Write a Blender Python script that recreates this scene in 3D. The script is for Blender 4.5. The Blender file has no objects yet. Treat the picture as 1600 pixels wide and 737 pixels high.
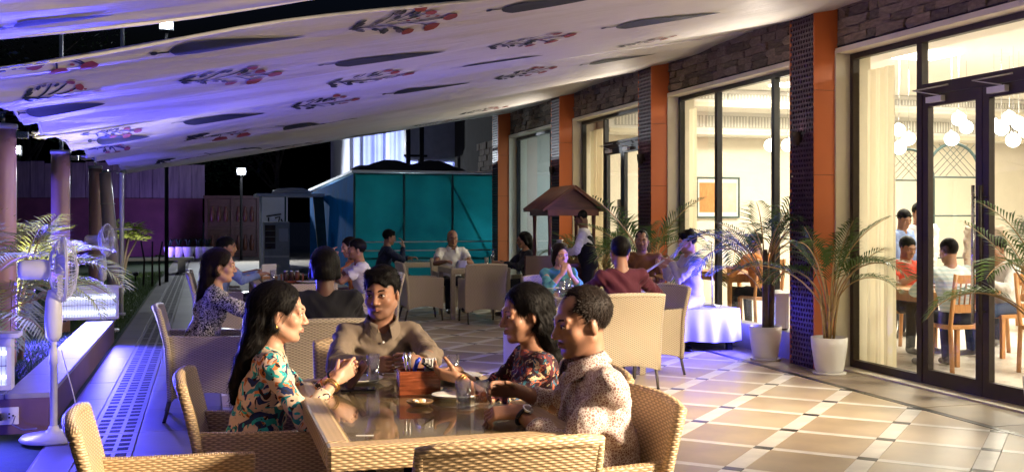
import bpy, bmesh, math, random
import numpy as np
from mathutils import Vector, Matrix, Euler
PI = math.pi; rad = math.radians
random.seed(7)
sc = bpy.context.scene
COL = sc.collection

# ------------------------------------------------------------------ camera, world, exposure
TH = rad(16.1); FPX = 1660.0; HOR = 337.0; CAMH = 1.5
CT, ST = math.cos(TH), math.sin(TH)
cam = bpy.data.cameras.new('camera'); camo = bpy.data.objects.new('camera', cam); COL.objects.link(camo)
camo.location = (0, 0, CAMH); camo.rotation_euler = (rad(90), 0, -TH)
cam.sensor_width = 36; cam.lens = 36 * FPX / 1600; cam.shift_y = -(368.5 - HOR) / 1600
cam.clip_end = 400; cam.clip_start = .05
sc.camera = camo
w = bpy.data.worlds.new('World'); sc.world = w; w.use_nodes = True
wn = w.node_tree; wn.nodes.clear()
wo = wn.nodes.new('ShaderNodeOutputWorld'); wb = wn.nodes.new('ShaderNodeBackground'); ws = wn.nodes.new('ShaderNodeTexSky')
ws.sky_type = 'NISHITA'; ws.sun_disc = False; ws.sun_elevation = rad(-3); ws.sun_rotation = rad(200)
wb.inputs[1].default_value = 0.10
wm_ = wn.nodes.new('ShaderNodeMixRGB'); wm_.blend_type = 'MULTIPLY'; wm_.inputs[0].default_value = 1; wm_.inputs[2].default_value = (.25, .6, 1.8, 1)
wn.links.new(ws.outputs[0], wm_.inputs[1]); wn.links.new(wm_.outputs[0], wb.inputs[0]); wn.links.new(wb.outputs[0], wo.inputs[0])
ml = bpy.data.lights.new('moonlight', 'SUN'); ml.energy = 0.035; ml.angle = rad(.5); ml.color = (.7, .8, 1)
mo = bpy.data.objects.new('moonlight', ml); COL.objects.link(mo); mo.rotation_euler = (rad(35), 0, rad(-30))
vs = sc.view_settings; vs.view_transform = 'Standard'; vs.look = 'None'; vs.exposure = 0.45; vs.gamma = 1
sc.cycles.use_denoising = True
sc.cycles.max_bounces = 8; sc.cycles.diffuse_bounces = 3; sc.cycles.glossy_bounces = 4
sc.cycles.transmission_bounces = 6; sc.cycles.transparent_max_bounces = 12
sc.cycles.sample_clamp_indirect = 4.0; sc.cycles.sample_clamp_direct = 0
sc.cycles.caustics_reflective = False; sc.cycles.caustics_refractive = False

# ------------------------------------------------------------------ pixel helpers (a pixel gives a direction only)
def WD(px, d, z):                      # world point at picture column px, depth d, height z
    r = (px - 800) * d / FPX
    return Vector((r * CT + d * ST, -r * ST + d * CT, z))
def GP(px, py, z=0.0):                 # point on the horizontal plane at height z
    return WD(px, (CAMH - z) * FPX / (py - HOR), z)
def ZP(py, d): return CAMH + (HOR - py) * d / FPX

# ------------------------------------------------------------------ materials
MATS = {}
class NB:
    def __init__(s, name):
        s.m = bpy.data.materials.new(name); s.m.use_nodes = True
        s.t = s.m.node_tree; s.t.nodes.clear()
        s.out = s.t.nodes.new('ShaderNodeOutputMaterial')
    def n(s, typ, **kw):
        nd = s.t.nodes.new('ShaderNode' + typ)
        for k, v in kw.items(): setattr(nd, k, v)
        return nd
    def l(s, a, b): s.t.links.new(a, b)
    def math(s, op, a, b=None, c=None):
        nd = s.n('Math', operation=op)
        for i, v in enumerate((a, b, c)):
            if v is None: continue
            if isinstance(v, (int, float)): nd.inputs[i].default_value = v
            else: s.l(v, nd.inputs[i])
        return nd.outputs[0]
    def mix(s, f, a, b, bt='MIX'):
        nd = s.n('MixRGB', blend_type=bt)
        for i, v in enumerate((f, a, b)):
            if isinstance(v, (int, float)): nd.inputs[i].default_value = v
            elif isinstance(v, (tuple, list)): nd.inputs[i].default_value = (*v[:3], 1)
            else: s.l(v, nd.inputs[i])
        return nd.outputs[0]
    def coord(s, which='Object'): return s.n('TexCoord').outputs[which]
    def scaled(s, vec, sc_):
        mp = s.n('Mapping'); s.l(vec, mp.inputs[0]); mp.inputs['Scale'].default_value = sc_
        return mp.outputs[0]
    def noise(s, vec, scale, detail=4, rough=.55, dist=0):
        nd = s.n('TexNoise'); s.l(vec, nd.inputs['Vector'])
        nd.inputs['Scale'].default_value = scale; nd.inputs['Detail'].default_value = detail
        nd.inputs['Roughness'].default_value = rough; nd.inputs['Distortion'].default_value = dist
        return nd.outputs['Fac'] if 'Fac' in nd.outputs else nd.outputs[0]
    def ramp(s, f, lo, hi):
        nd = s.n('MapRange'); s.l(f, nd.inputs[0]); nd.inputs[1].default_value = lo; nd.inputs[2].default_value = hi
        return nd.outputs[0]
    def bump(s, h, strength=.3, dist=.01):
        nd = s.n('Bump'); s.l(h, nd.inputs['Height']); nd.inputs['Strength'].default_value = strength
        nd.inputs['Distance'].default_value = dist; return nd.outputs[0]
    def bsdf(s, col, rough=.5, metal=0, spec=.5, normal=None, **kw):
        b = s.n('BsdfPrincipled')
        if isinstance(col, (tuple, list)): b.inputs['Base Color'].default_value = (*col[:3], 1)
        else: s.l(col, b.inputs['Base Color'])
        if isinstance(rough, (int, float)): b.inputs['Roughness'].default_value = rough
        else: s.l(rough, b.inputs['Roughness'])
        b.inputs['Metallic'].default_value = metal; b.inputs['Specular IOR Level'].default_value = spec
        if normal is not None: s.l(normal, b.inputs['Normal'])
        for k, v in kw.items():
            b.inputs[k].default_value = v
        return b.outputs[0]
    def done(s, sh): s.l(sh, s.out.inputs[0]); MATS[s.m.name] = s.m; return s.m

def mk(name, col, rough=.6, var=.18, vs_=6, bump=0.0, bs=60, metal=0, spec=.4, bd=.004, stretch=None, **kw):
    b = NB(name); c = b.coord()
    if stretch: c = b.scaled(c, stretch)
    n1 = b.noise(c, vs_, 5)
    dk = tuple(x * (1 - var) for x in col); lt = tuple(min(1, x * (1 + var)) for x in col)
    cc = b.mix(b.ramp(n1, .3, .7), dk, lt)
    nm = None
    if bump: nm = b.bump(b.noise(c, bs, 4), bump, bd)
    rr = b.math('MULTIPLY_ADD', n1, .2, rough - .1)
    return b.done(b.bsdf(cc, rr, metal, spec, nm, **kw))

def emit(name, col, strength):
    b = NB(name); e = b.n('Emission'); e.inputs[0].default_value = (*col, 1); e.inputs[1].default_value = strength
    return b.done(e.outputs[0])

def glassy(name, tint=(.95, .97, .96), refl=.08, rough=.02):      # thin pane: see-through plus mirror by Fresnel
    b = NB(name); t = b.n('BsdfTransparent'); t.inputs[0].default_value = (*tint, 1)
    g = b.n('BsdfGlossy'); g.inputs['Roughness'].default_value = rough
    f = b.n('LayerWeight'); f.inputs[0].default_value = .5
    fr = b.math('MULTIPLY_ADD', b.math('POWER', f.outputs['Facing'], 5.0), .9 - refl, refl)
    mx = b.n('MixShader'); b.l(fr, mx.inputs[0]); b.l(t.outputs[0], mx.inputs[1]); b.l(g.outputs[0], mx.inputs[2])
    return b.done(mx.outputs[0])

def wicker(name, c1, c2, su=.040, sv=.0095):
    b = NB(name); uv = b.coord('UV'); sp = b.n('SeparateXYZ'); b.l(uv, sp.inputs[0])
    v = b.math('DIVIDE', sp.outputs[1], sv); row = b.math('FLOOR', v); fv = b.math('FRACT', v)
    odd = b.math('MULTIPLY', b.math('MODULO', b.math('ADD', row, 1000.0), 2.0), .5)
    u = b.math('ADD', b.math('DIVIDE', sp.outputs[0], su), odd)
    wv = b.math('COSINE', b.math('MULTIPLY', u, 2 * PI))                       # over / under wave
    rn = b.math('SINE', b.math('MULTIPLY', fv, PI))
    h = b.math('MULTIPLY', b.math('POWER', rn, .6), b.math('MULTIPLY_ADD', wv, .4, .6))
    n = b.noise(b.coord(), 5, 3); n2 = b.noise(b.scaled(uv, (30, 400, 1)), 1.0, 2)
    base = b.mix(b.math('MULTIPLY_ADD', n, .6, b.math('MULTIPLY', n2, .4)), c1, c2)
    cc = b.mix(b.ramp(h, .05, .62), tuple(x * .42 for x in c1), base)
    return b.done(b.bsdf(cc, .45, 0, .45, b.bump(h, .75, .004)))

wicker('wicker', (.52, .36, .19), (.68, .50, .30))
wicker('wicker_pale', (.56, .46, .31), (.68, .58, .42))
mk('metal_white', (.72, .72, .74), .35, .05)
mk('white_plastic', (.75, .75, .76), .35, .05)
mk('leg_dark', (.10, .09, .08), .4)
mk('frame_brown', (.04, .027, .02), .5, .2, spec=.3)
mk('frame_dark', (.02, .02, .022), .35, .2)
mk('reveal_cream', (.72, .66, .52), .7, .06, 4, .05)
mk('orange_panel', (.62, .16, .045), .38, .05, 2, .02, 20)
mk('jaali_purple', (.055, .025, .045), .4, .15)
mk('jaali_back', (.012, .008, .012), .8)
mk('stone_clad', (.29, .22, .165), .85, .35, 3, .9, 22, bd=.015)
mk('stone_clad_b', (.36, .28, .21), .85, .35, 3, .9, 26, bd=.015)
mk('stone_clad_c', (.20, .155, .12), .85, .35, 3, .9, 18, bd=.015)
mk('stone_joint', (.05, .04, .035), .9)
mk('interior_white', (.72, .66, .55), .6, .03)
mk('interior_floor', (.62, .58, .52), .3, .06)
mk('ceiling_white', (.8, .78, .73), .7, .02)
mk('vent_grey', (.42, .41, .37), .5)
mk('tile_beige', (.46, .375, .26), .34, .20, 1.6, .05, 40, spec=.5)
mk('tile_beige_b', (.42, .335, .225), .38, .24, 2.0, .05, 40, spec=.5)
mk('tile_beige_c', (.48, .39, .275), .33, .20, 1.4, .05, 40, spec=.5)
mk('strip_white', (.72, .69, .62), .34, .16, 5, .03, spec=.5)
mk('insert_dark', (.035, .033, .03), .3, .2)
mk('grout', (.22, .19, .15), .8)
mk('border_stone', (.30, .24, .175), .45, .22, 3, .1, 30)
mk('walk_stone', (.17, .155, .15), .5, .2, 3, .2, 40)
mk('walk_stone_b', (.14, .128, .125), .5, .22, 3, .2, 40)
mk('drain_dark', (.02, .018, .02), .7)
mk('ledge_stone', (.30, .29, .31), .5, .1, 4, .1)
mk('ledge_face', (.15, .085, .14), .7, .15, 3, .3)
mk('soil', (.05, .035, .025), .95, .3, 12, .8)
mk('grass_base', (.03, .06, .02), .95, .3, 8, .8)
mk('ground_far', (.16, .15, .15), .85, .2, 1.5, .3)
mk('terracotta_wall', (.22, .075, .075), .85, .25, 1.2, .3)
mk('plank_wood', (.30, .22, .19), .75, .3, 2, .4, 30, stretch=(6, 6, .6))
mk('dark_wood', (.10, .04, .025), .45, .3, 5, .2, 40, stretch=(1, 1, 6))
mk('cart_wood', (.16, .06, .03), .4, .25, 6, .2, 40)
mk('box_wood', (.21, .055, .022), .25, .45, 9, .12, 60, stretch=(1.5, 12, 12), spec=.5)
mk('light_wood', (.48, .22, .075), .38, .2, 8, .1, stretch=(6, 6, 1))
mk('canvas_purple', (.50, .40, .44), .35, .06, 3)
mk('post_paint', (.58, .33, .29), .3, .06, 3, spec=.6)
mk('black_plastic', (.012, .012, .014), .3, .1)
mk('phone_black', (.008, .008, .01), .12, 0)
mk('ceramic', (.78, .76, .71), .18, .02, spec=.6)
mk('pot_white', (.72, .70, .66), .35, .05, 4, .1)
mk('napkin', (.82, .80, .75), .8, .03)
mk('blue_plastic', (.03, .06, .55), .25)
mk('brown_dish', (.22, .13, .06), .3)
mk('food_tan', (.5, .33, .15), .6, .4, 60)
mk('steel', (.6, .6, .6), .25, .05, metal=1)
mk('shed_blue', (.012, .20, .62), .95, .15, 2, spec=.02)
mk('shed_frame', (.02, .08, .09), .6)
mk('facade_white', (.62, .64, .75), .6, .1, 1.5)
mk('tank_white', (.55, .52, .58), .5, .1)
mk('tar_dark', (.02, .02, .024), .8)
mk('trunk_bark', (.09, .065, .05), .9, .4, 10, .8, 30)
mk('stake_dark', (.03, .02, .02), .8)
mk('graffiti', (.02, .02, .022), .6)
mk('cable', (.5, .5, .5), .5)
mk('cable_black', (.015, .015, .015), .5)
def m_curt():
    b = NB('curtain_cream'); c = b.coord(); col = b.mix(b.noise(c, 3), (.92, .87, .70), (.86, .79, .60)); p = b.bsdf(col, .8, 0, .2); t = b.n('BsdfTranslucent'); b.l(col, t.inputs[0])
    mx = b.n('MixShader'); mx.inputs[0].default_value = .68; b.l(p, mx.inputs[1]); b.l(t.outputs[0], mx.inputs[2]); return b.done(mx.outputs[0])
m_curt()
mk('sheet_lavender', (.50, .50, .66), .75, .05, 4, .15, 60)
mk('picture_mat', (.6, .5, .38), .6)
mk('gold', (.6, .35, .1), .3, 0, metal=1)
mk('lattice_teal', (.05, .09, .09), .5)
mk('skirting', (.6, .55, .45), .6)
mk('kitchen_blue', (.30, .36, .45), .5)
mk('grey_box', (.4, .42, .45), .5)
mk('cloth_white_strip', (.78, .76, .72), .7)
mk('rope', (.6, .6, .58), .8)
mk('menu_dark', (.05, .02, .02), .5)
emit('globe_glow', (1, .94, .84), 12)
emit('cove_glow', (1, .95, .85), 12)
emit('tube_glow', (.55, .62, 1), 22)
emit('tube_white', (.6, .66, 1), 4.5)
emit('lamp_glow', (.92, .96, 1), 120)
emit('warm_lamp', (1, .83, .6), 30)
glassy('pane_glass', (.96, .97, .95), .05)
glassy('table_glass', (.93, .95, .92), .10, .03)
def real_glass(name, col=(1, 1, 1), rough=0.0, ior=1.45):
    b = NB(name); g = b.n('BsdfGlass'); g.inputs['Color'].default_value = (*col, 1); g.inputs['Roughness'].default_value = rough; g.inputs['IOR'].default_value = ior
    t = b.n('BsdfTransparent'); t.inputs[0].default_value = (*col, 1)
    mx = b.n('MixShader'); mx.inputs[0].default_value = .75; b.l(t.outputs[0], mx.inputs[1]); b.l(g.outputs[0], mx.inputs[2])
    return b.done(mx.outputs[0])
glassy('tumbler_glass', (.94, .95, .96), .24, .08)
glassy('water', (.88, .91, .93), .16, .06)
glassy('beer', (.85, .48, .12), .14, .08)

def m_canopy():
    b = NB('canopy_cloth'); c = b.coord()
    n1 = b.noise(b.scaled(c, (.5, 3.2, 1)), 2.2, 5, .6, .6); n2 = b.noise(b.scaled(c, (1.2, 9, 1)), 3, 4)
    h = b.math('MULTIPLY_ADD', n2, .35, n1)
    col = b.mix(b.ramp(b.noise(c, 1.2), .3, .7), (.66, .62, .56), (.76, .73, .68))
    nm = b.bump(h, .45, .05)
    p = b.bsdf(col, .42, 0, .5, nm)
    t = b.n('BsdfTranslucent'); b.l(col, t.inputs[0]); b.l(nm, t.inputs['Normal'])
    mx = b.n('MixShader'); mx.inputs[0].default_value = .18; b.l(p, mx.inputs[1]); b.l(t.outputs[0], mx.inputs[2])
    return b.done(mx.outputs[0])
m_canopy()
mk('print_dark', (.012, .018, .018), .6, .15)
mk('print_red', (.26, .04, .03), .6, .2)
mk('print_grey', (.10, .085, .10), .6, .2)

def m_leaf(name, c1, c2, tr=.3):
    b = NB(name); n = b.noise(b.coord(), 7, 3)
    oi = b.n('ObjectInfo'); f = b.math('MULTIPLY_ADD', oi.outputs['Random'], .5, b.math('MULTIPLY', n, .6))
    col = b.mix(f, c1, c2); p = b.bsdf(col, .42, 0, .4)
    t = b.n('BsdfTranslucent'); b.l(col, t.inputs[0])
    mx = b.n('MixShader'); mx.inputs[0].default_value = tr; b.l(p, mx.inputs[1]); b.l(t.outputs[0], mx.inputs[2])
    return b.done(mx.outputs[0])
m_leaf('leaf_palm', (.035, .08, .02), (.09, .15, .035))
m_leaf('leaf_palm_dark', (.02, .055, .02), (.05, .10, .03))
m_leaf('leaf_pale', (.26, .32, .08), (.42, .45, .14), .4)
m_leaf('leaf_tree', (.015, .035, .012), (.04, .07, .025))
mk('stem_tan', (.36, .24, .10), .6, .3, 12, .3)

def m_net():
    b = NB('net_teal'); c = b.coord(); n = b.noise(c, 1.3, 3)
    col = b.mix(b.ramp(n, .3, .7), (.008, .13, .13), (.012, .20, .19))
    p = b.bsdf(col, .7, 0, .2); t = b.n('BsdfTranslucent'); b.l(col, t.inputs[0])
    mx = b.n('MixShader'); mx.inputs[0].default_value = .55; b.l(p, mx.inputs[1]); b.l(t.outputs[0], mx.inputs[2])
    return b.done(mx.outputs[0])
m_net()

# --- clothes, skin, hair
def cloth(name, col, rough=.8, var=.1, weave=900):
    b = NB(name); c = b.coord(); n = b.noise(c, 5, 4); fold = b.noise(c, 11, 3, .5, 1.2); fine = b.noise(c, weave * .4, 2)
    cc = b.mix(b.ramp(n, .25, .75), tuple(x * (1 - var) for x in col), tuple(min(1, x * (1 + var)) for x in col))
    nm = b.bump(b.math('MULTIPLY_ADD', fine, .06, fold), .35, .02)
    return b.done(b.bsdf(cc, rough, 0, .25, nm, **{'Sheen Weight': .03}))
for nm_, cl in dict(shirt_taupe=(.20, .155, .112), shirt_black=(.012, .012, .015), shirt_white=(.72, .70, .68), shirt_blue=(.22, .30, .55),
        shirt_navy=(.018, .024, .055), shirt_grey=(.03, .032, .04), shirt_maroon=(.075, .014, .026), shirt_teal=(.10, .32, .33), shirt_brown=(.20, .085, .03),
        shirt_lavender=(.46, .40, .52), shirt_red=(.55, .055, .03), shirt_orange=(.6, .22, .06), shirt_pink=(.5, .30, .30), trouser_dark=(.018, .02, .03), trouser_jean=(.03, .05, .11),
        trouser_beige=(.5, .42, .33), trouser_lav=(.45, .42, .5), vest_black=(.012, .011, .012), shirt_plum=(.05, .02, .05)).items(): cloth(nm_, cl)
def m_floral(name, base, cols, scale, line=(.03, .02, .02)):
    b = NB(name); c = b.coord(); cur = None
    n0 = b.noise(c, scale * .55, 1, .4, 0)
    cur = b.mix(b.ramp(b.noise(c, scale * .4, 2), .3, .7), base, tuple(x * .8 for x in base))
    for i, (cc, th) in enumerate(cols):
        vec = b.scaled(c, (1, 1, 1)); mp = b.n('Mapping'); b.l(c, mp.inputs[0]); mp.inputs['Location'].default_value = (3.1 * i + .7, 1.7 * i, 2.3 * i)
        n = b.noise(mp.outputs[0], scale * (1 + .12 * i), 1.2, .4, 2.2)
        cur = b.mix(b.ramp(n, th, th + .012), cur, cc)
        if i % 2 == 0:
            ln = b.math('LESS_THAN', b.math('ABSOLUTE', b.math('SUBTRACT', n, th + .10)), .012)
            cur = b.mix(ln, cur, line)
    fold = b.noise(c, 10, 3, .5, 1.2)
    return b.done(b.bsdf(cur, .7, 0, .25, b.bump(fold, .35, .02)))
m_floral('floral_cream', (.78, .58, .42), [((.62, .20, .06), .575), ((.02, .22, .25), .60), ((.015, .03, .11), .60), ((.03, .012, .01), .635), ((.03, .42, .42), .62)], 8.5)
m_floral('floral_dark', (.035, .012, .018), [((.45, .12, .07), .58), ((.03, .12, .16), .61), ((.62, .48, .28), .63), ((.12, .03, .04), .60), ((.05, .09, .16), .66)], 13)
def m_pattern(name, c1, c2, scale, th=.5):
    b = NB(name); c = b.coord(); v = b.n('TexVoronoi', feature='DISTANCE_TO_EDGE'); b.l(c, v.inputs['Vector']); v.inputs['Scale'].default_value = scale
    n = b.noise(c, scale * .5, 2, .5, 1.5); f = b.math('MULTIPLY_ADD', b.ramp(v.outputs['Distance'], .06, .12), .7, b.math('MULTIPLY', b.ramp(n, .4, .6), .3))
    fold = b.noise(c, 11, 3, .5, 1.2)
    return b.done(b.bsdf(b.mix(f, c1, c2), .75, 0, .25, b.bump(fold, .35, .02)))
m_pattern('print_maroon_white', (.68, .62, .57), (.22, .11, .095), 95)
def m_bw():
    b = NB('print_black_white'); c = b.coord(); n = b.noise(c, 42, 1.5, .5, 2.5)
    fold = b.noise(c, 11, 3, .5, 1.2)
    return b.done(b.bsdf(b.mix(b.ramp(n, .48, .53), (.02, .02, .025), (.55, .52, .52)), .75, 0, .25, b.bump(fold, .35, .02)))
m_bw()
def m_stripe():
    b = NB('shirt_stripe'); c = b.coord(); sp = b.n('SeparateXYZ'); b.l(c, sp.inputs[0])
    s_ = b.math('SINE', b.math('MULTIPLY', sp.outputs[2], 160.0))
    return b.done(b.bsdf(b.mix(b.ramp(s_, .1, .5), (.55, .68, .72), (.75, .8, .8)), .75, 0, .25, b.bump(b.noise(c, 11, 3, .5, 1.2), .35, .02)))
m_stripe()
def m_skin(name, col, stub=.55):
    b = NB(name); c = b.coord(); at = b.n('Attribute'); at.attribute_name = 'tint'; sp = b.n('SeparateColor'); b.l(at.outputs['Color'], sp.inputs[0])
    n = b.noise(c, 16, 4); n2 = b.noise(c, 220, 3)
    base = b.mix(b.ramp(n, .3, .75), tuple(x * .9 for x in col), (min(1, col[0] * 1.12), col[1] * 1.03, col[2] * .98))
    lip = b.mix(b.math('MULTIPLY', sp.outputs[0], .75), base, (col[0] * .72, col[1] * .38, col[2] * .42))
    st = b.mix(b.math('MULTIPLY', sp.outputs[1], stub), lip, (.035, .025, .022))
    st = b.mix(b.math('MULTIPLY', sp.outputs[2], .85), st, (.012, .008, .007))
    sh = b.bsdf(st, b.math('MULTIPLY_ADD', n2, .25, .36), 0, .42, b.bump(n2, .12, .003), **{'Subsurface Weight': .12, 'Subsurface Radius': (.012, .005, .003), 'Subsurface Scale': .6})
    return b.done(sh)
m_skin('skin_light', (.55, .315, .21)); m_skin('skin_mid', (.36, .19, .115)); m_skin('skin_brown', (.31, .16, .098)); m_skin('skin_dark', (.15, .075, .048))
def m_hair(name, col, hi):
    b = NB(name); c = b.coord(); sp = b.n('SeparateXYZ'); n = b.noise(b.scaled(c, (190, 190, 9)), 1.0, 3, .6, .4)
    cc = b.mix(b.ramp(n, .35, .75), col, hi)
    return b.done(b.bsdf(cc, b.math('MULTIPLY_ADD', n, .2, .44), 0, .10, b.bump(n, .5, .004)))
m_hair('hair_black', (.003, .0025, .0024), (.007, .0055, .005)); m_hair('hair_brown', (.007, .0045, .0036), (.016, .009, .006)); m_hair('hair_grey', (.22, .21, .2), (.5, .48, .46))
mk('eye_white', (.62, .58, .54), .2, .05); mk('iris_dark', (.012, .007, .005), .1, 0)
mk('nail', (.5, .3, .22), .3)

# ------------------------------------------------------------------ object helpers
def setp(o, label=None, cat=None, group=None, kind=None):
    if label: o['label'] = label
    if cat: o['category'] = cat
    if group: o['group'] = group
    if kind: o['kind'] = kind
    return o
def empty(name, loc=(0, 0, 0), rz=0, label=None, cat=None, group=None, scale=1):
    o = bpy.data.objects.new(name, None); COL.objects.link(o); o.location = loc; o.rotation_euler = (0, 0, rz)
    o.empty_display_size = .1
    if scale != 1: o.scale = (scale,) * 3
    return setp(o, label, cat, group)
def link(name, me, parent=None, mat=None, loc=None, rot=None):
    o = bpy.data.objects.new(name, me); COL.objects.link(o)
    if parent: o.parent = parent
    if mat and not me.materials: me.materials.append(MATS[mat])
    if loc is not None: o.location = loc
    if rot is not None: o.rotation_euler = rot
    return o
class MB:
    """collects shapes into one mesh; uv in metres"""
    def __init__(s): s.v = []; s.f = []; s.mi = []; s.uv = []; s.cur = 0; s.sm = []
    def face(s, idx, uv=None, smooth=False):
        s.f.append(tuple(idx)); s.mi.append(s.cur); s.uv.append(uv); s.sm.append(smooth)
    def box(s, x0, x1, y0, y1, z0, z1, M=None, b=0):
        if b:
            bm = bmesh.new(); bmesh.ops.create_cube(bm, size=1)
            for v in bm.verts: v.co = Vector(((x0 + x1) / 2 + v.co.x * (x1 - x0), (y0 + y1) / 2 + v.co.y * (y1 - y0), (z0 + z1) / 2 + v.co.z * (z1 - z0)))
            bmesh.ops.bevel(bm, geom=bm.edges[:], offset=b, segments=2, profile=.5, affect='EDGES')
            s.bm(bm, M); return s
        n = len(s.v); c = [(x0, y0, z0), (x1, y0, z0), (x1, y1, z0), (x0, y1, z0), (x0, y0, z1), (x1, y0, z1), (x1, y1, z1), (x0, y1, z1)]
        s.v += [tuple(M @ Vector(p)) if M else p for p in c]
        for q in ((0, 3, 2, 1), (4, 5, 6, 7), (0, 1, 5, 4), (1, 2, 6, 5), (2, 3, 7, 6), (3, 0, 4, 7)): s.face([n + i for i in q])
        return s
    def bm(s, bm, M=None, smooth=False):
        n = len(s.v); bm.verts.index_update()
        s.v += [tuple(M @ v.co) if M else tuple(v.co) for v in bm.verts]
        for f in bm.faces: s.face([n + v.index for v in f.verts], None, smooth)
        bm.free(); return s
    def grid(s, fn, nu, nv, flip=False, uvfn=None, smooth=True, closeu=False):
        n = len(s.v); uvs = []
        for j in range(nv + 1):
            for i in range(nu + 1):
                u, v = i / nu, j / nv; s.v.append(tuple(fn(u, v))); uvs.append(uvfn(u, v) if uvfn else (u, v))
        for j in range(nv):
            for i in range(nu):
                a = j * (nu + 1) + i; q = [a, a + 1, a + nu + 2, a + nu + 1]
                if flip: q = q[::-1]
                s.face([n + k for k in q], [uvs[k] for k in q] if uvfn else None, smooth)
        return s
    def tube(s, pts, r, n=8, cap=True, smooth=True):
        pts = [Vector(p) for p in pts]; rs = r if isinstance(r, (list, tuple)) else [r] * len(pts)
        b0 = len(s.v); up = None
        for i, p in enumerate(pts):
            t = (pts[min(i + 1, len(pts) - 1)] - pts[max(i - 1, 0)]).normalized()
            if up is None: up = Vector((0, 0, 1)) if abs(t.z) < .9 else Vector((1, 0, 0))
            a = t.cross(up).normalized(); c = a.cross(t).normalized(); up = c
            for k in range(n):
                an = 2 * PI * k / n; s.v.append(tuple(p + (a * math.cos(an) + c * math.sin(an)) * rs[i]))
        for i in range(len(pts) - 1):
            for k in range(n):
                k2 = (k + 1) % n; s.face([b0 + i * n + k, b0 + i * n + k2, b0 + (i + 1) * n + k2, b0 + (i + 1) * n + k], None, smooth)
        if cap:
            s.face([b0 + k for k in range(n)][::-1]); s.face([b0 + (len(pts) - 1) * n + k for k in range(n)])
        return s
    def lathe(s, prof, n=24, M=None, smooth=True):
        b0 = len(s.v)
        for r, z in prof:
            for k in range(n):
                an = 2 * PI * k / n; p = Vector((r * math.cos(an), r * math.sin(an), z)); s.v.append(tuple(M @ p) if M else tuple(p))
        for i in range(len(prof) - 1):
            for k in range(n):
                k2 = (k + 1) % n; s.face([b0 + i * n + k, b0 + i * n + k2, b0 + (i + 1) * n + k2, b0 + (i + 1) * n + k], None, smooth)
        if prof[0][0] > 1e-6: s.face([b0 + k for k in range(n)][::-1])
        if prof[-1][0] > 1e-6: s.face([b0 + (len(prof) - 1) * n + k for k in range(n)])
        return s
    def prism(s, poly, fn, t0, t1, b=0):
        """poly 2D list; fn(a,b,t)->3D"""
        n = len(s.v); k = len(poly)
        for t in (t0, t1):
            for a, b_ in poly: s.v.append(tuple(fn(a, b_, t)))
        s.face([n + i for i in range(k)][::-1]); s.face([n + k + i for i in range(k)])
        for i in range(k):
            j = (i + 1) % k; s.face([n + i, n + j, n + k + j, n + k + i])
        return s
    def mesh(s, name, mats, boxuv=False, bevel=0, recalc=True):
        me = bpy.data.meshes.new(name); me.from_pydata(s.v, [], s.f)
        for m in ([mats] if isinstance(mats, str) else mats): me.materials.append(MATS[m])
        me.polygons.foreach_set('material_index', s.mi); me.polygons.foreach_set('use_smooth', s.sm)
        if recalc or bevel:
            bm = bmesh.new(); bm.from_mesh(me)
            if bevel: bmesh.ops.remove_doubles(bm, verts=bm.verts[:], dist=1e-5)
            bmesh.ops.recalc_face_normals(bm, faces=bm.faces[:])
            if bevel:
                es = [e for e in bm.edges if len(e.link_faces) == 2 and e.calc_face_angle(0) > .6]
                bmesh.ops.bevel(bm, geom=es, offset=bevel, segments=2, profile=.6, affect='EDGES', clamp_overlap=True)
            bm.to_mesh(me); bm.free()
        if boxuv:
            ul = me.uv_layers.new(name='UVMap'); vco = [v.co for v in me.vertices]
            for p in me.polygons:
                nx, ny, nz = map(abs, p.normal)
                for li in p.loop_indices:
                    co = vco[me.loops[li].vertex_index]
                    if nz > .75: uv = (co.x, co.y)
                    elif nx > ny: uv = (co.y, co.z)
                    else: uv = (co.x, co.z)
                    ul.data[li].uv = uv
        me.update(); return me
    def obj(s, name, mats, parent=None, boxuv=False, bevel=0, loc=None, rot=None, recalc=True):
        return link(name, s.mesh(name, mats, boxuv, bevel, recalc), parent, None, loc, rot)
def RZ(a): return Matrix.Rotation(a, 4, 'Z')
def TR(*p): return Matrix.Translation(Vector(p))
def kids(o): return [c for c in COL.objects if c.parent is o]
def copy_tree(o, loc, rz, label=None, group=None, _par=None):
    c = o.copy(); COL.objects.link(c)
    if _par is None:
        c.location = loc; c.rotation_euler = (0, 0, rz)
        if label: c['label'] = label
        if group: c['group'] = group
    else: c.parent = _par
    for ch in list(o.children): copy_tree(ch, None, None, _par=c)
    return c
def lamp(name, typ, loc, energy, color, parent=None, rot=None, target=None, **kw):
    L = bpy.data.lights.new(name, typ); L.energy = energy; L.color = color
    for k, v in kw.items(): setattr(L, k, v)
    o = bpy.data.objects.new(name, L); COL.objects.link(o); o.location = loc
    if target is not None: o.rotation_euler = (Vector(target) - Vector(loc)).to_track_quat('-Z', 'Y').to_euler()
    elif rot: o.rotation_euler = rot
    if parent: o.parent = parent
    return o
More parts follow.
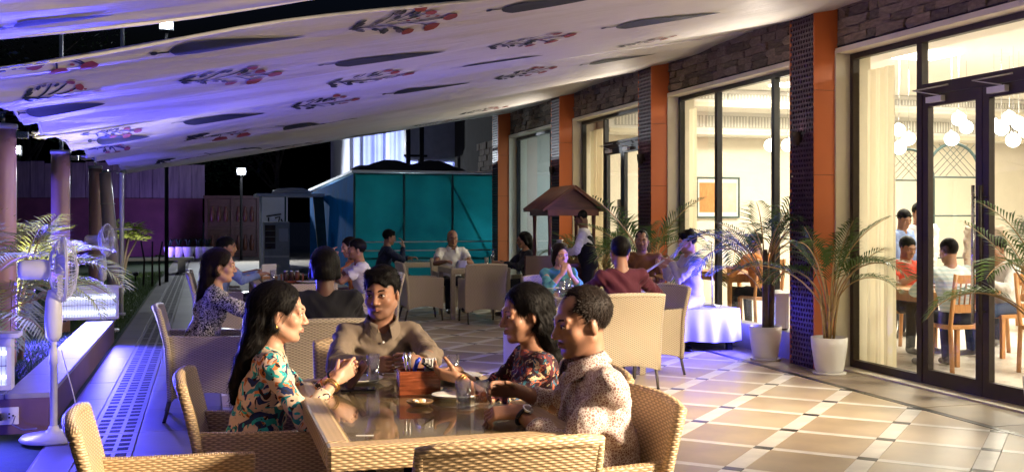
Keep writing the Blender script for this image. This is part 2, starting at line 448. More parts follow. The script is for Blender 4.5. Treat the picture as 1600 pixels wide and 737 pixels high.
# ------------------------------------------------------------------ ground and paving
g = MB().box(-150, 150, -30, 250, -.4, -.06).obj('ground', 'ground_far'); setp(g, kind='structure')
fl = MB().box(-1.02, 6.25, -4, 44, -.06, -.012).obj('terrace_floor', 'grout'); setp(fl, kind='structure')
R2 = math.sqrt(2); PIT = .65; A0 = -1.77 / R2; B0 = 12.39 / R2
XL, XR, YN, YF = .13, 5.33, 3.2, 21.7
def clip(poly):
    for ax, lim, sgn in ((0, XL, 1), (0, XR, -1), (1, YN, 1), (1, YF, -1)):
        out = []
        for i in range(len(poly)):
            p, q = poly[i], poly[(i + 1) % len(poly)]
            ip, iq = sgn * (p[ax] - lim) >= 0, sgn * (q[ax] - lim) >= 0
            if ip: out.append(p)
            if ip != iq:
                t = (lim - p[ax]) / (q[ax] - p[ax]); out.append((p[0] + t * (q[0] - p[0]), p[1] + t * (q[1] - p[1])))
        poly = out
        if len(poly) < 3: return None
    return poly
def ab(a, b): return ((a + b) / R2, (b - a) / R2)
def area(p): return abs(sum(p[i][0] * p[(i + 1) % len(p)][1] - p[(i + 1) % len(p)][0] * p[i][1] for i in range(len(p)))) / 2
shared = {}
def piece(name, a0, a1, b0, b1, mats, z, parent, rnd):
    full = [ab(a0, b0), ab(a1, b0), ab(a1, b1), ab(a0, b1)]; pl = clip(full)
    if not pl or area(pl) < 8e-4: return None
    return (name, full, pl, rnd.choice(mats), z)
rnd = random.Random(3); pcs = {'floor_tile': [], 'floor_strip': [], 'floor_insert': []}
WA, WB, G = .06, .04, .0022
for i in range(-26, 10):
    for j in range(-16, 16):
        a, b = A0 + i * PIT, B0 + j * PIT
        for nm, q in (('floor_tile', (a + WA, a + PIT - WA, b + WB, b + PIT - WB, ['tile_beige', 'tile_beige_b', 'tile_beige_c'], 0)),
                      ('floor_strip', (a - WA + G, a + WA - G, b + WB + G, b + PIT - WB - G, ['strip_white'], .001)),
                      ('floor_strip', (a + WA + G, a + PIT - WA - G, b - WB + G, b + WB - G, ['strip_white'], .001)),
                      ('floor_insert', (a - WA + G, a + WA - G, b - WB + G, b + WB - G, ['insert_dark'], .0012))):
            pc = piece(nm, *q, fl, rnd)
            if pc: pcs[nm].append(pc)
def cen(pl): return Vector((sum(p[0] for p in pl) / len(pl), sum(p[1] for p in pl) / len(pl), 0))
def seenkey(pc):
    c = cen(pc[2]); d = c.x * ST + c.y * CT; r = c.x * CT - c.y * ST
    out = d < 5.9 or abs(r / d) > .5
    return d + (100 if out else 0)
for nm, lst in pcs.items():
    lst.sort(key=seenkey); rest = MB()
    for k, (name, full, pl, mt, z) in enumerate(lst):
        if k < 290:
            if len(pl) == 4 and abs(area(pl) - area(full)) < 1e-6:
                c = cen(full); key = (nm, mt, round(full[1][0] - full[0][0], 3), round(full[2][0] - full[1][0], 3))
                if key not in shared:
                    shared[key] = MB().prism([(p[0] - c.x, p[1] - c.y) for p in full], lambda a, b, t: (a, b, t), -.013, z).mesh(nm, mt, bevel=.0015)
                link(nm, shared[key], fl, loc=c)
            else: MB().prism(pl, lambda a, b, t: (a, b, t), -.013, z).obj(nm, mt, fl)
        else: rest.prism(pl, lambda a, b, t: (a, b, t), -.013, z)
    if rest.v: setp(rest.obj(nm + '_remainder', lst[-1][3], fl), kind='stuff')
# border along the building
MB().box(5.335, 5.395, 3.2, 21.7, -.013, .0014).obj('border_line', 'insert_dark', fl)
for i in range(24):
    y = 3.2 + i * .78
    for (x0, x1) in ((5.40, 5.985),):
        MB().box(x0, x1, y + .002, y + .776, -.013, .0006 + .0008 * (i % 3)).obj('border_slab', ['border_stone', 'walk_stone_b', 'border_stone'][i % 3] if i % 5 == 0 else 'border_stone', fl)
# walkway slabs and slotted drain covers
wk = MB().box(-1.0, .12, -3, 43.5, -.0125, -.0085).obj('walkway', 'grout'); setp(wk, kind='structure')
rnd = random.Random(5)
sl = {(w_, m): MB().box(0, w_, .003, .897, 0, .0085 + .0008 * (m[-1] == 'b'), b=.002).mesh('slab', m) for w_ in (.225, .555) for m in ('walk_stone', 'walk_stone_b')}
for i in range(38):
    y = 3.0 + i * .9
    for x0, w_ in ((-.998, .225), (-.437, .555)):
        link('paving_slab', sl[(w_, rnd.choice(['walk_stone', 'walk_stone_b']))], wk, loc=(x0, y + (.3 if w_ > .5 else 0), -.0085))
dc = MB(); dc.box(0, .316, .003, .597, 0, .0085); dc.cur = 1
for cxi in range(3):
    for ry in range(4):
        for k in range(5):
            x = .03 + cxi * .094; y = .04 + ry * .14 + k * .019
            dc.box(x, x + .068, y, y + .011, .0080, .0097)
dm = dc.mesh('drain', ['walk_stone', 'drain_dark'])
for i in range(58): link('drain_cover', dm, wk, loc=(-.764, 3.0 + i * .6, -.0085))
lw = MB().box(-30, -1.02, -6, 43, -.06, -.02).obj('lawn', 'grass_base'); setp(lw, kind='structure')
def grass(x0, x1, y0, y1, n, z, h=.07):
    r = np.random.default_rng(4); P = np.stack([r.uniform(x0, x1, n), r.uniform(y0, y1, n), np.full(n, z)], 1)
    an = r.uniform(0, 2 * PI, n); hh = r.uniform(.5, 1.2, n) * h; ln = r.normal(0, .03, (n, 2))
    dx = np.stack([np.cos(an), np.sin(an), 0 * an], 1) * .004
    tip = P + np.stack([ln[:, 0], ln[:, 1], hh], 1)
    V = np.concatenate([P - dx, P + dx, tip]); F = np.stack([np.arange(n), np.arange(n) + n, np.arange(n) + 2 * n], 1)
    me = bpy.data.meshes.new('grass'); me.from_pydata(V.tolist(), [], F.tolist()); me.materials.append(MATS['leaf_palm'])
    return me
gr = link('grass', grass(-6, -1.06, 13.9, 30, 60000, -.02)); setp(gr, 'short mown lawn grass beside the paved walkway', 'grass', kind='stuff')
gr2 = link('planter_ground_cover', grass(-4.5, -1.36, 8.4, 13.4, 16000, .10, .06)); setp(gr2, 'short green ground cover inside the raised planter', 'ground cover', kind='stuff')

# raised planter wall (L-shaped ledge) with coping slabs
pw = empty('planter_wall', (-1.05, 8.07, 0), 0, 'low purple-lit planter wall with pale stone coping and a power socket', 'planter wall')
def pwl(x): return x + 1.05
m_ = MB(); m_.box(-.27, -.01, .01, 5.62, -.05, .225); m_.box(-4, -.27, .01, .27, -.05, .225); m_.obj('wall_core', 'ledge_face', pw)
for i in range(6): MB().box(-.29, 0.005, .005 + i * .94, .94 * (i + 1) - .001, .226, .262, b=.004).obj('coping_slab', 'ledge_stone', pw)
for i in range(4): MB().box(-.295 - .94 * (i + 1), -.297 - .94 * i, .005, .285, .226, .2615, b=.004).obj('coping_slab', 'ledge_stone', pw)
MB().box(-6, -1.33, 8.35, 13.8, -.05, .10).obj('planter_soil', 'soil'); setp(bpy.data.objects['planter_soil'], kind='structure')
so = MB().box(-.46, -.20, -.004, .0095, .05, .17, b=.003).obj('socket_plate', 'white_plastic', pw)
for k, (x, z) in enumerate(((-.41, .11), (-.37, .12), (-.37, .10), (-.26, .125), (-.26, .10), (-.235, .112))): MB().box(x - .006, x + .006, -.006, -.003, z - .006, z + .006).obj('socket_hole', 'black_plastic', so)
MB().box(-.345, -.30, -.045, -.005, .085, .135, b=.006).obj('plug', 'black_plastic', so)

# ------------------------------------------------------------------ the restaurant building
BX = 5.98; GXp = 6.14                           # stone face, glass plane
bd = empty('restaurant_building', (BX, 9.2, 0), 0, 'restaurant building with stone cladding, orange columns and tall lit glass fronts', 'building')
def bobj(mb, name, mats, parent=None, **kw):
    o = mb.obj(name, mats, parent or bd, **kw)
    return o
OFF = Vector((-BX, -9.2, 0))
def sh(mb):                                    # shift to building origin
    mb.v = [(x - BX, y - 9.2, z) for x, y, z in mb.v]; return mb
COLY = [1.3, 5.25, 9.17, 13.12, 16.95, 20.85]; CW = .44
ZT = 4.6; ZL = 3.12                            # wall top, lintel
BAYS = [(-3.5, 1.3), (1.74, 5.25), (5.69, 9.17), (9.61, 13.12), (13.56, 16.95), (17.39, 20.85)]
ZLS = [ZL] * 6
wm = MB()
wm.box(BX + .03, 6.35, -4, 21.29, ZL + .02, ZT)
for y in COLY: wm.box(BX + .03, 6.35, y - .0, y + CW, -.05, ZL + .02)
wm.box(BX + .03, 6.35, -4, -3.5, -.05, ZL + .02); wm.box(BX + .03, 6.35, 21.29, 26, -.05, ZT)
bobj(sh(wm), 'wall', 'stone_joint')
# stone cladding above the glass
rnd = random.Random(11); stones = []
stm = []
for k in range(10):
    r = random.Random(100 + k); mb = MB(); n = 4
    bm = bmesh.new(); bmesh.ops.create_cube(bm, size=1)
    bmesh.ops.subdivide_edges(bm, edges=bm.edges[:], cuts=1, use_grid_fill=True)
    for v in bm.verts:
        v.co.x += r.uniform(-.12, .18) * (v.co.x < 0); v.co.y += r.uniform(-.05, .05); v.co.z += r.uniform(-.06, .06)
    stm.append(mb.bm(bm).mesh('stone', ['stone_clad', 'stone_clad_b', 'stone_clad_c'][k % 3]))
z = ZL + .045; row = 0
while z < 4.55:
    hh = rnd.choice([.075, .10, .13, .09]); y = -1.0 - rnd.random() * .2
    while y < 21.2:
        ln = rnd.choice([.16, .22, .30, .38]) ; ln *= rnd.uniform(.85, 1.15)
        stones.append((y + ln / 2, z + hh / 2, ln, hh)); y += ln
    z += hh; row += 1
for y0 in (21.3,):                             # plain stretch of wall past the last column
    z = 0.02
    while z < 3.0:
        hh = rnd.choice([.09, .13, .16]); y = y0
        while y < 23.4:
            ln = rnd.choice([.22, .30, .38]); stones.append((y + ln / 2, z + hh / 2, ln, hh)); y += ln
        z += hh
def skey(s):
    y = s[0]; d = BX * ST + y * CT; r = BX * CT - y * ST; px = 800 + FPX * r / d; py = HOR - (s[1] - CAMH) * FPX / d
    return d + (100 if px > 1640 or py < -20 or d < 1 else 0) + (60 if s[1] > 3.62 and y > 9 else 0)
stones.sort(key=skey); rest = MB()
for k, (y, z, ln, hh) in enumerate(stones):
    dp = rnd.uniform(.05, .11)
    if k < 300:
        o = link('stone', stm[rnd.randrange(10)], bd, loc=(0.04, y - 9.2, z)); o.scale = (dp, ln - .008, hh - .008)
        o.rotation_euler = (rnd.uniform(-.04, .04), 0, rnd.choice([0, PI]) * 0)
    else: rest.box(.04 - dp / 2, .04 + dp / 2, y - 9.2 - ln / 2 + .004, y - 9.2 + ln / 2 - .004, z - hh / 2 + .004, z + hh / 2 - .004)
setp(rest.obj('stone_remainder', 'stone_clad', bd), kind='stuff')
# columns: orange flank, perforated screen towards the terrace
CX0 = 5.72
scr = MB()
nx_, nz_ = 9, 76; pw_ = CW / nx_; ph_ = 3.75 / nz_
for j in range(nz_):                           # plate with hexagonal holes
    for i in range(nx_):
        cy = (i + .5) * pw_; cz = (j + .5) * ph_; rr = .0172; b0 = len(scr.v)
        outer = [(cy - pw_ / 2, cz - ph_ / 2), (cy, cz - ph_ / 2), (cy + pw_ / 2, cz - ph_ / 2), (cy + pw_ / 2, cz), (cy + pw_ / 2, cz + ph_ / 2), (cy, cz + ph_ / 2), (cy - pw_ / 2, cz + ph_ / 2), (cy - pw_ / 2, cz)]
        sft = pw_ * (.14 if j % 2 else -.14); inner = [(cy + sft + rr * math.cos(a), cz + rr * 1.15 * math.sin(a)) for a in (rad(x) for x in (225, 270, 315, 0, 45, 90, 135, 180))]
        for p in outer: scr.v.append((0, p[0], p[1]))
        for p in inner: scr.v.append((0, p[0], p[1]))
        for p in inner: scr.v.append((.012, p[0], p[1]))
        for k in range(8):
            k2 = (k + 1) % 8; scr.face([b0 + k, b0 + k2, b0 + 8 + k2, b0 + 8 + k]); scr.face([b0 + 8 + k, b0 + 8 + k2, b0 + 16 + k2, b0 + 16 + k])
scm = scr.mesh('perforated_screen', 'jaali_purple', recalc=False)
bxm = MB().box(.03, .255, .012, CW - .012, -.0, 3.7).mesh('column_core', 'jaali_back')
for y in COLY:
    cpart = link('column', bxm, bd, loc=(CX0 - BX, y - 9.2, 0))
    link('perforated_screen', scm, cpart)
    zs = [0, .98, 1.90, 2.73, 3.72]
    for k in range(4):
        MB().box(.0, .262, -.006, .011, zs[k] + .002, zs[k + 1] - .002).obj('orange_panel', 'orange_panel', cpart)
        MB().box(.0, .262, CW - .011, CW + .006, zs[k] + .002, zs[k + 1] - .002).obj('orange_panel', 'orange_panel', cpart)
# window bays
def frame_bar(mb, y0, y1, z0, z1, t=.035): mb.box(GXp - t, GXp + t, y0, y1, z0, z1)
def pane(parent, y0, y1, z0, z1, mat='pane_glass'):
    return bobj(sh(MB().box(GXp - .004, GXp + .004, y0, y1, z0, z1)), 'pane', mat, parent)
def bay(y0, y1, kind, frame='frame_brown'):
    # reveals
    m = MB(); m.box(BX - .03, 6.34, y1 - .03, y1 - .002, 0, ZL); m.box(BX - .03, 6.34, y0 + .002, y0 + .03, 0, ZL); m.box(BX - .04, 6.34, y0 + .031, y1 - .031, ZL - .03, ZL + .018)
    bobj(sh(m), 'reveal', 'reveal_cream')
    bobj(sh(MB().box(BX - .02, 6.34, y0 + .031, y1 - .031, -.02, .018)), 'threshold', 'reveal_cream')
    a, b = y0 + .033, y1 - .033; zb, zt = .02, ZL - .032
    fr = MB(); t = .055
    frame_bar(fr, a, b, zt - t, zt); frame_bar(fr, a, a + t, zb, zt - t); frame_bar(fr, b - t, b, zb, zt - t)
    win = empty('glass_front', (0, 0, 0)); win.parent = bd
    if kind == 'door':
        m1 = b - 1.02 if y0 > 0 else b - .9                       # fixed light, then a pair of doors
        frame_bar(fr, m1 - .07, m1, zb, zt - t); frame_bar(fr, m1, b - t, zb, zb + .07)
        frame_bar(fr, a + t, m1 - .07, 2.56, 2.66)
        pane(win, m1, b - t, zb + .07, zt - t); pane(win, a + t, m1 - .07, 2.66, zt - t)
        dw = (m1 - .07 - a - t) / 3 if y1 - y0 > 3 else (m1 - .07 - a - t) / 2
        e = m1 - .07
        for k in range(3):
            d0, d1 = e - dw + .004, e - .004; e -= dw
            dr = MB()
            for q in ((d0, d1, zb, zb + .13), (d0, d1, 2.46, 2.556), (d0, d0 + .075, zb + .13, 2.46), (d1 - .075, d1, zb + .13, 2.46)): frame_bar(dr, *q, .028)
            dro = bobj(sh(dr), 'door', frame)
            bobj(sh(MB().box(GXp - .004, GXp + .004, d0 + .075, d1 - .075, zb + .13, 2.46)), 'door_pane', 'pane_glass', dro)
            hy = d0 + .037 if k % 2 == 0 else d1 - .037
            hm = MB(); hm.tube([(GXp - .085, hy, .62), (GXp - .085, hy, 1.75)], .014, 10)
            for hz in (.72, 1.65): hm.tube([(GXp - .085, hy, hz), (GXp - .029, hy, hz)], .009, 8)
            bobj(sh(hm), 'door_handle', 'frame_brown' if k else 'steel', dro)
            cy = d1 - .3
            cl = MB().box(GXp - .075, GXp - .03, cy, cy + .2, 2.485, 2.535); cl.tube([(GXp - .06, cy + .05, 2.54), (GXp - .13, cy + .30, 2.60), (GXp - .04, cy - .05, 2.62)], .007, 6)
            bobj(sh(cl), 'door_closer', 'metal_white', dro)
    else:
        frame_bar(fr, a + t, b - t, zb, zb + .06)
        ms = kind
        prev = a + t
        for m_ in ms + [None]:
            if m_ is None: pane(win, prev, b - t, zb + .06, zt - t)
            else:
                frame_bar(fr, m_ - .035, m_ + .035, zb + .06, zt - t); pane(win, prev, m_ - .035, zb + .06, zt - t); prev = m_ + .035
    bobj(sh(fr), 'window_frame', frame)
bay(*BAYS[0], [-1.2]); bay(*BAYS[1], [2.9, 4.1]); bay(*BAYS[2], 'door'); bay(*BAYS[3], [10.62, 12.0], 'frame_dark'); bay(*BAYS[4], 'door', 'frame_dark'); bay(*BAYS[5], [18.6], 'frame_dark')
# plinth in front of the second glass bay
bobj(sh(MB().box(5.88, 6.08, 9.63, 13.1, -.01, .28, b=.006)), 'plinth', 'ledge_stone')
# interior shell
MB_ = MB().box(6.36, 15.6, -4, 22, -.06, .0); bobj(sh(MB_), 'interior_floor', 'interior_floor')
for i in range(14):
    for j in range(5): pass
m = MB(); m.box(15.6, 15.75, -4, 22, 0, 3.7); m.box(6.36, 15.6, 17.0, 17.15, 0, 3.7); m.box(6.36, 15.6, -4.15, -4, 0, 3.7); m.box(6.36, 15.6, 21.3, 21.45, 0, 3.7)
bobj(sh(m), 'interior_wall', 'interior_white')
bobj(sh(MB().box(6.36, 15.7, -4, 21.4, 3.55, 3.7)), 'interior_ceiling', 'ceiling_white')
# dropped ceiling edge with cove light
bobj(sh(MB().box(6.4, 7.55, -3, 12.8, 3.30, 3.36)), 'ceiling_drop', 'ceiling_white')
bobj(sh(MB().box(7.56, 7.62, -3, 12.7, 3.40, 3.45)), 'cove_strip', 'cove_glow')
for k, (yy, z0, z1) in enumerate(((16.4, 2.88, 3.26), (15.6, 3.26, 3.54))):          # stepped bulkhead with grilles
    bobj(sh(MB().box(6.4, 15.5, yy, 16.99, z0, z1)), 'bulkhead', 'ceiling_white')
    bobj(sh(MB().box(6.4, 15.5, yy - .03, yy - .001, z0, z0 + .07)), 'bulkhead_trim', 'reveal_cream')
    for i in range(11):
        x0 = 6.5 + i * .82; vb = MB().box(x0, x0 + .78, yy - .012, yy - .001, z0 + .12, z1 - .06)
        vo = bobj(sh(vb), 'vent_grille', 'vent_grey')
        vm = MB()
        for q in range(13): vm.box(x0 + .03 + q * .058, x0 + .05 + q * .058, yy - .018, yy - .0125, z0 + .13, z1 - .07)
        bobj(sh(vm), 'grille_fins', 'ceiling_white', vo)
# interior ceiling lights
for k, (x, y) in enumerate(((8.6, 1.5), (8.6, 6.5), (11.5, 4), (11.5, 9.5), (8.8, 11.5), (8.8, 14.6), (12, 14))):
    lo = bobj(sh(MB().box(x - .3, x + .3, y - .3, y + .3, 3.52, 3.549)), 'ceiling_panel_light', 'globe_glow')
    lamp('panel_light', 'AREA', (x - BX, y - 9.2, 3.50), 165, (1, .9, .72), bd, shape='SQUARE', size=.9)
lamp('kitchen_light', 'AREA', (9 - BX, 19.2 - 9.2, 3.4), 160, (.6, .8, 1), bd, size=.8)
# kitchen things seen through the last window
m = MB(); m.box(7.6, 8.3, 17.3, 17.8, 0, 2.3); m.box(7.4, 9.5, 20.6, 21.2, 0, .9); bobj(sh(m), 'kitchen_unit', 'kitchen_blue')
for z0 in (1.25, 1.6, 1.95): bobj(sh(MB().box(7.5, 9.2, 20.9, 21.25, z0, z0 + .03)), 'kitchen_shelf', 'steel')
# curtains (each a thing)
def curtain(y0, y1, x, lab, z1=2.92):
    n = 90; mb = MB(); f = lambda y: .035 * math.sin(y * 46) + .018 * math.sin(y * 91 + 1) + .012 * math.sin(y * 23)
    mb.grid(lambda u, v: (x + f(y0 + u * (y1 - y0)) * (.45 + .55 * (1 - v)) , y0 + u * (y1 - y0), .03 + v * (z1 - .03)), n, 8)
    o = mb.obj('curtain', 'curtain_cream', recalc=False); setp(o, lab, 'curtain'); return o
curtain(8.60, 9.06, 6.23, 'cream pleated curtain behind the fixed glass beside the double doors')
curtain(12.78, 13.02, 6.23, 'narrow cream curtain at the edge of the glass behind the flute player')
curtain(16.0, 16.85, 6.23, 'wide cream curtain behind the glass beside the wooden cart')
# ------------------------------------------------------------------ cloth canopy
XA, XB, ZA, ZB = -1.55, 5.94, 2.28, 3.60
PAN = [(1.2, 5.60), (6.32, 10.78), (10.82, 14.80), (14.84, 20.6)]
def csurf(k, x, y):
    y0, y1 = PAN[k]; s = min(1, max(0, (y - y0) / (y1 - y0))); t = (x - XA) / (XB - XA)
    z = ZA + (ZB - ZA) * t - .16 * 4 * t * (1 - t) * .15
    z -= (.16 if k < 3 else .10) * 4 * s * (1 - s) * (.35 + .65 * min(1, max(0, 1.2 - t)))
    wr = math.exp(-max(0, t) * 3.4)
    z += wr * .035 * math.sin(s * 31 + x * 1.3) + wr * .02 * math.sin(s * 67 + x * 2.1) + wr * .010 * math.sin(s * 143 + x * 1.1 + 1.5 * math.sin(x * 1.7)) + .008 * math.sin(s * 19 + x * .7) + .006 * math.sin(x * 2.2 + y * 1.1)
    return z
def xleft(s): return XA + .34 * (4 * s * (1 - s)) ** .8
clab = ['printed white canopy cloth nearest the open strip of night sky', 'wide printed canopy cloth sloping from the stone wall, its hem open to the sky',
        'printed canopy cloth hung between two wider cloths', 'printed canopy cloth at the far end, hanging lowest over the lawn']
CAN = []
for k, (y0, y1) in enumerate(PAN):
    nu, nv = 110, 120
    def fn(u, v, k=k, y0=y0, y1=y1):
        s = v; y = y0 + (y1 - y0) * s; xl = xleft(s); x = xl + (XB - xl) * u; return (x, y, csurf(k, x, y))
    o = MB().grid(fn, nu, nv).obj('canopy_cloth', 'canopy_cloth', recalc=False)
    setp(o, clab[k], 'canopy', 'canopy cloths over the terrace'); CAN.append(o)
    # hems and suspension ropes
    for y in (y0 + .0, y1 - .0):
        MB().tube([(XA + (XB - XA) * i / 30, y, csurf(k, XA + (XB - XA) * i / 30, y) - .004) for i in range(31)], .011, 6).obj('hem', 'cloth_white_strip', o)
    MB().tube([(xleft(j / 24), y0 + (y1 - y0) * j / 24, csurf(k, xleft(j / 24), y0 + (y1 - y0) * j / 24)) for j in range(25)], .012, 6).obj('edge_rope', 'rope', o)
def hit(k, px, py):
    dv = Vector(((px - 800) / FPX * CT + ST, -(px - 800) / FPX * ST + CT, (HOR - py) / FPX)); prev = None
    for i in range(1200):
        d = 3 + i * .02; p = Vector((0, 0, CAMH)) + dv * d
        s = p.z - csurf(k, p.x, p.y)
        if PAN[k][0] - .3 <= p.y <= PAN[k][1] + .3 and prev is not None and prev < 0 <= s: return p
        prev = s
    return None
def onto(k, x, y, off=.007):
    return (x, y, csurf(k, x, y) - off)
def leafprint(k, a, b):
    A, B = hit(k, *a), hit(k, *b)
    if not A or not B: return
    A2, B2 = Vector((A.x, A.y)), Vector((B.x, B.y)); D = B2 - A2; L = D.length
    if L < .3 or L > 4: return
    D.normalize(); N = Vector((-D.y, D.x)); mb = MB(); W_ = .20 * min(1.25, L / 1.15)
    def f(u, v):
        t = u; wd = W_ * min(1, (t / .16)) ** .6 * (1 - t) ** .75 if t > .0 else 0
        p = A2 + D * (L * t) + N * (wd * (v * 2 - 1)); return onto(k, p.x, p.y)
    mb.grid(f, 26, 4)
    for (t0, t1, w0) in ((-.10, .0, .008),):
        mb.grid(lambda u, v: onto(k, *(A2 + D * (L * (t0 + (t1 - t0) * u)) + N * (w0 * (v * 2 - 1)))), 4, 1)
    cdot = A2 - D * L * .11
    mb.grid(lambda u, v: onto(k, cdot.x + .022 * v * math.cos(u * 2 * PI), cdot.y + .022 * v * math.sin(u * 2 * PI)), 10, 2)
    mb.obj('printed_leaf', 'print_dark', CAN[k])
def sprig(k, a, b, seed):
    A, B = hit(k, *a), hit(k, *b)
    if not A or not B: return
    A2, B2 = Vector((A.x, A.y)), Vector((B.x, B.y)); D = B2 - A2; L = D.length
    if L < .25 or L > 4: return
    D.normalize(); N = Vector((-D.y, D.x)); mb = MB(); r = random.Random(seed)
    S = L / 1.0; N = N * 2.0
    def line(p, q, bend, w0):
        m = (p + q) / 2 + Vector((-(q - p).y, (q - p).x)) * bend
        def f(u, v):
            c = p * (1 - u) ** 2 + m * 2 * u * (1 - u) + q * u * u; t = (q - p).normalized(); n = Vector((-t.y, t.x))
            c = c + n * w0 * (v * 2 - 1); return onto(k, c.x, c.y)
        mb.grid(f, 8, 1)
    def blob(c, ax, a_, b_, mat):
        mb.cur = mat; ax = ax.normalized(); n = Vector((-ax.y, ax.x))
        mb.grid(lambda u, v: onto(k, *(c + ax * a_ * v * math.cos(u * 2 * PI) + n * b_ * v * math.sin(u * 2 * PI) * (1 + .15 * math.sin(u * 2 * PI * 5))), off=.009), 14, 2); mb.cur = 0
    at = lambda t, n: A2 + D * (L * t) + N * (S * n)
    line(at(.05, 0), at(.94, .03), .05, .008)
    tips = [(.55, .17), (.62, -.16), (.80, .15), (.74, -.09), (.97, .03)]
    for t, n in tips: line(at(t - .30, .02 * (1 if n > 0 else -1)), at(t, n), .18 * (1 if n < 0 else -1), .006)
    for t, n in ((.30, .15), (.38, -.15)): line(at(t - .2, 0), at(t, n), .2 * (1 if n < 0 else -1), .006)
    for q in range(5): blob(at(.02 + .05 * abs(q - 2) * .5, (q - 2) * .035), D + N * (q - 2) * .3, S * .075, S * .03, 0)
    for q in range(13):
        t = .15 + .5 * r.random(); n = r.choice([-1, 1]) * r.uniform(.04, .15)
        blob(at(t, n), D * r.uniform(.3, 1) + N * n * 7, S * .06, S * .03, 0 if q % 4 else 2)
    for q, (t, n) in enumerate(tips):
        blob(at(t + .03, n), D + N * n * 2, S * (.075 if q in (2, 4) else .06), S * (.10 if q in (2, 4) else .075), 1)
    for q in range(4): blob(at(.55 + .1 * q, r.uniform(-.08, .1)), D, S * .025, S * .02, 1)
    mb.obj('printed_sprig', ['print_dark', 'print_red', 'print_grey'], CAN[k])
LEAVES = {1: [((265, 78), (478, 55)), ((522, 98), (697, 79)), ((783, 12), (945, -8)), ((722, 103), (850, 85)), ((962, 40), (1126, 18)), ((40, 172), (165, 160))],
          2: [((285, 189), (415, 176)), ((614, 145), (735, 128)), ((750, 157), (850, 141)), ((920, 99), (1026, 83)), ((446, 196), (560, 184)), ((585, 196), (675, 184)), ((150, 218), (235, 212))],
          3: [((538, 215), (622, 204)), ((735, 188), (800, 176)), ((330, 240), (410, 232))], 0: [((20, 40), (180, 20))]}
SPR = {1: [((2, 104), (145, 96)), ((287, 124), (432, 112)), ((553, 42), (705, 21)), ((516, 128), (640, 113)), ((766, 71), (893, 52)), ((968, 72), (1052, 55)), ((40, 150), (150, 140)), ((140, 60), (60, 60))],
       2: [((298, 213), (386, 207)), ((460, 165), (556, 153)), ((776, 121), (865, 104)), ((607, 177), (693, 166)), ((450, 211), (532, 203)), ((130, 209), (216, 200)), ((915, 130), (985, 116)), ((140, 232), (200, 228))],
       3: [((428, 231), (496, 222)), ((648, 196), (714, 186)), ((720, 178), (790, 166)), ((250, 250), (320, 243))]}
for k, l in LEAVES.items():
    for a, b in l: leafprint(k, a, b)
for k, l in SPR.items():
    for i, (a, b) in enumerate(l): sprig(k, a, b, 10 * k + i)

# ------------------------------------------------------------------ left posts
def post(y, lab, zt=2.33, x=-1.8, r=.115, lean=0):
    o = empty('canopy_post', (x, y, 0), 0, lab, 'post', 'posts holding the canopy')
    MB().tube([(lean * i / 6, 0, -.02 + zt * i / 6) for i in range(7)], r, 20).obj('shaft', 'post_paint', o)
    MB().lathe([(r + .01, zt - .03), (r + .012, zt + .01), (r + .004, zt + .02)], 20, TR(lean, 0, 0)).obj('cap', 'metal_white', o)
    MB().lathe([(.018, zt + .02), (.018, zt + .12)], 8).obj('pin', 'steel', o)
    br = MB().box(r, r + .10, -.03, .03, zt - .11, zt - .05); br.tube([(r + .1, 0, zt - .08), (r + .25 - .0, 0, zt - .06)], .008, 6); br.obj('bracket', 'steel', o)
    return o
post(6.5, 'round painted canopy post standing nearest the wall socket'); post(10.76, 'round terracotta post with pale palm fronds in front')
post(14.83, 'round purple-lit post between the two pedestal fans'); post(19.36, 'slim round post beside the tilted canvas roll', r=.105)
cr = empty('canvas_roll', (-1.62, 19.0, 0), 0, 'rolled pale canvas leaning against the farthest canopy post', 'canvas roll')
MB().tube([(.0 + .18 * (1 - i / 8) , 0, .0 + 2.22 * i / 8) for i in range(9)], [.10, .11, .11, .115, .115, .11, .105, .1, .09], 16).obj('roll', 'canvas_purple', cr)
for z in (.7, 1.7): MB().tube([(.18 * (1 - z / 2.22) + .118 * math.cos(a * PI / 8), .118 * math.sin(a * PI / 8), z) for a in range(17)], .008, 5).obj('tie', 'rope', cr)
wp = empty('thin_white_pole', (-1.2, 16.8, 0), 0, 'thin white steel pole with a short cross bar on the lawn', 'pole')
MB().tube([(0, 0, -.02), (0, 0, 2.14)], .03, 10).obj('shaft', 'metal_white', wp); MB().tube([(-.2, 0, 1.30), (.15, 0, 1.30)], .014, 6).obj('cross_bar', 'metal_white', wp)
MB().tube([(.0, 0, .02), (0, 0, .06)], .06, 12).obj('foot', 'metal_white', wp)
p2 = empty('scaffold_frame', (-2.6, 21.5, 0), 0, 'thin white pipe frame rising past the gap in the canopy', 'pipe frame')
for x in (0, 1.08): MB().tube([(x - .0, .0, 0), (x, .0, 6.6)], .035, 8).obj('upright', 'metal_white', p2)
MB().tube([(-.2, .07, 6.3), (4.2, .07, 6.3)], .03, 8).obj('rail', 'metal_white', p2)
# ------------------------------------------------------------------ far end of the courtyard
bw = empty('boundary_wall', (-4, 42, 0), 0, 'terracotta boundary wall with weathered timber boards along its top', 'wall')
MB().box(-12, 3.9, 0, .3, -.05, 2.15).obj('wall_base', 'terracotta_wall', bw)
r = random.Random(2)
for i in range(34):
    x = -12 + i * .47; MB().box(x + .008, x + .462, .02 + r.uniform(0, .03), .2, 2.16, 3.45 + r.uniform(-.05, .05)).obj('plank', 'plank_wood', bw)
for x in (-2.55, -1.6, .4): MB().lathe([(.05, 0), (.12, .08), (.12, .2), (.05, .26), (0, .27)], 10, TR(x, -.12, .95)).obj('wall_planter', 'tar_dark', bw)
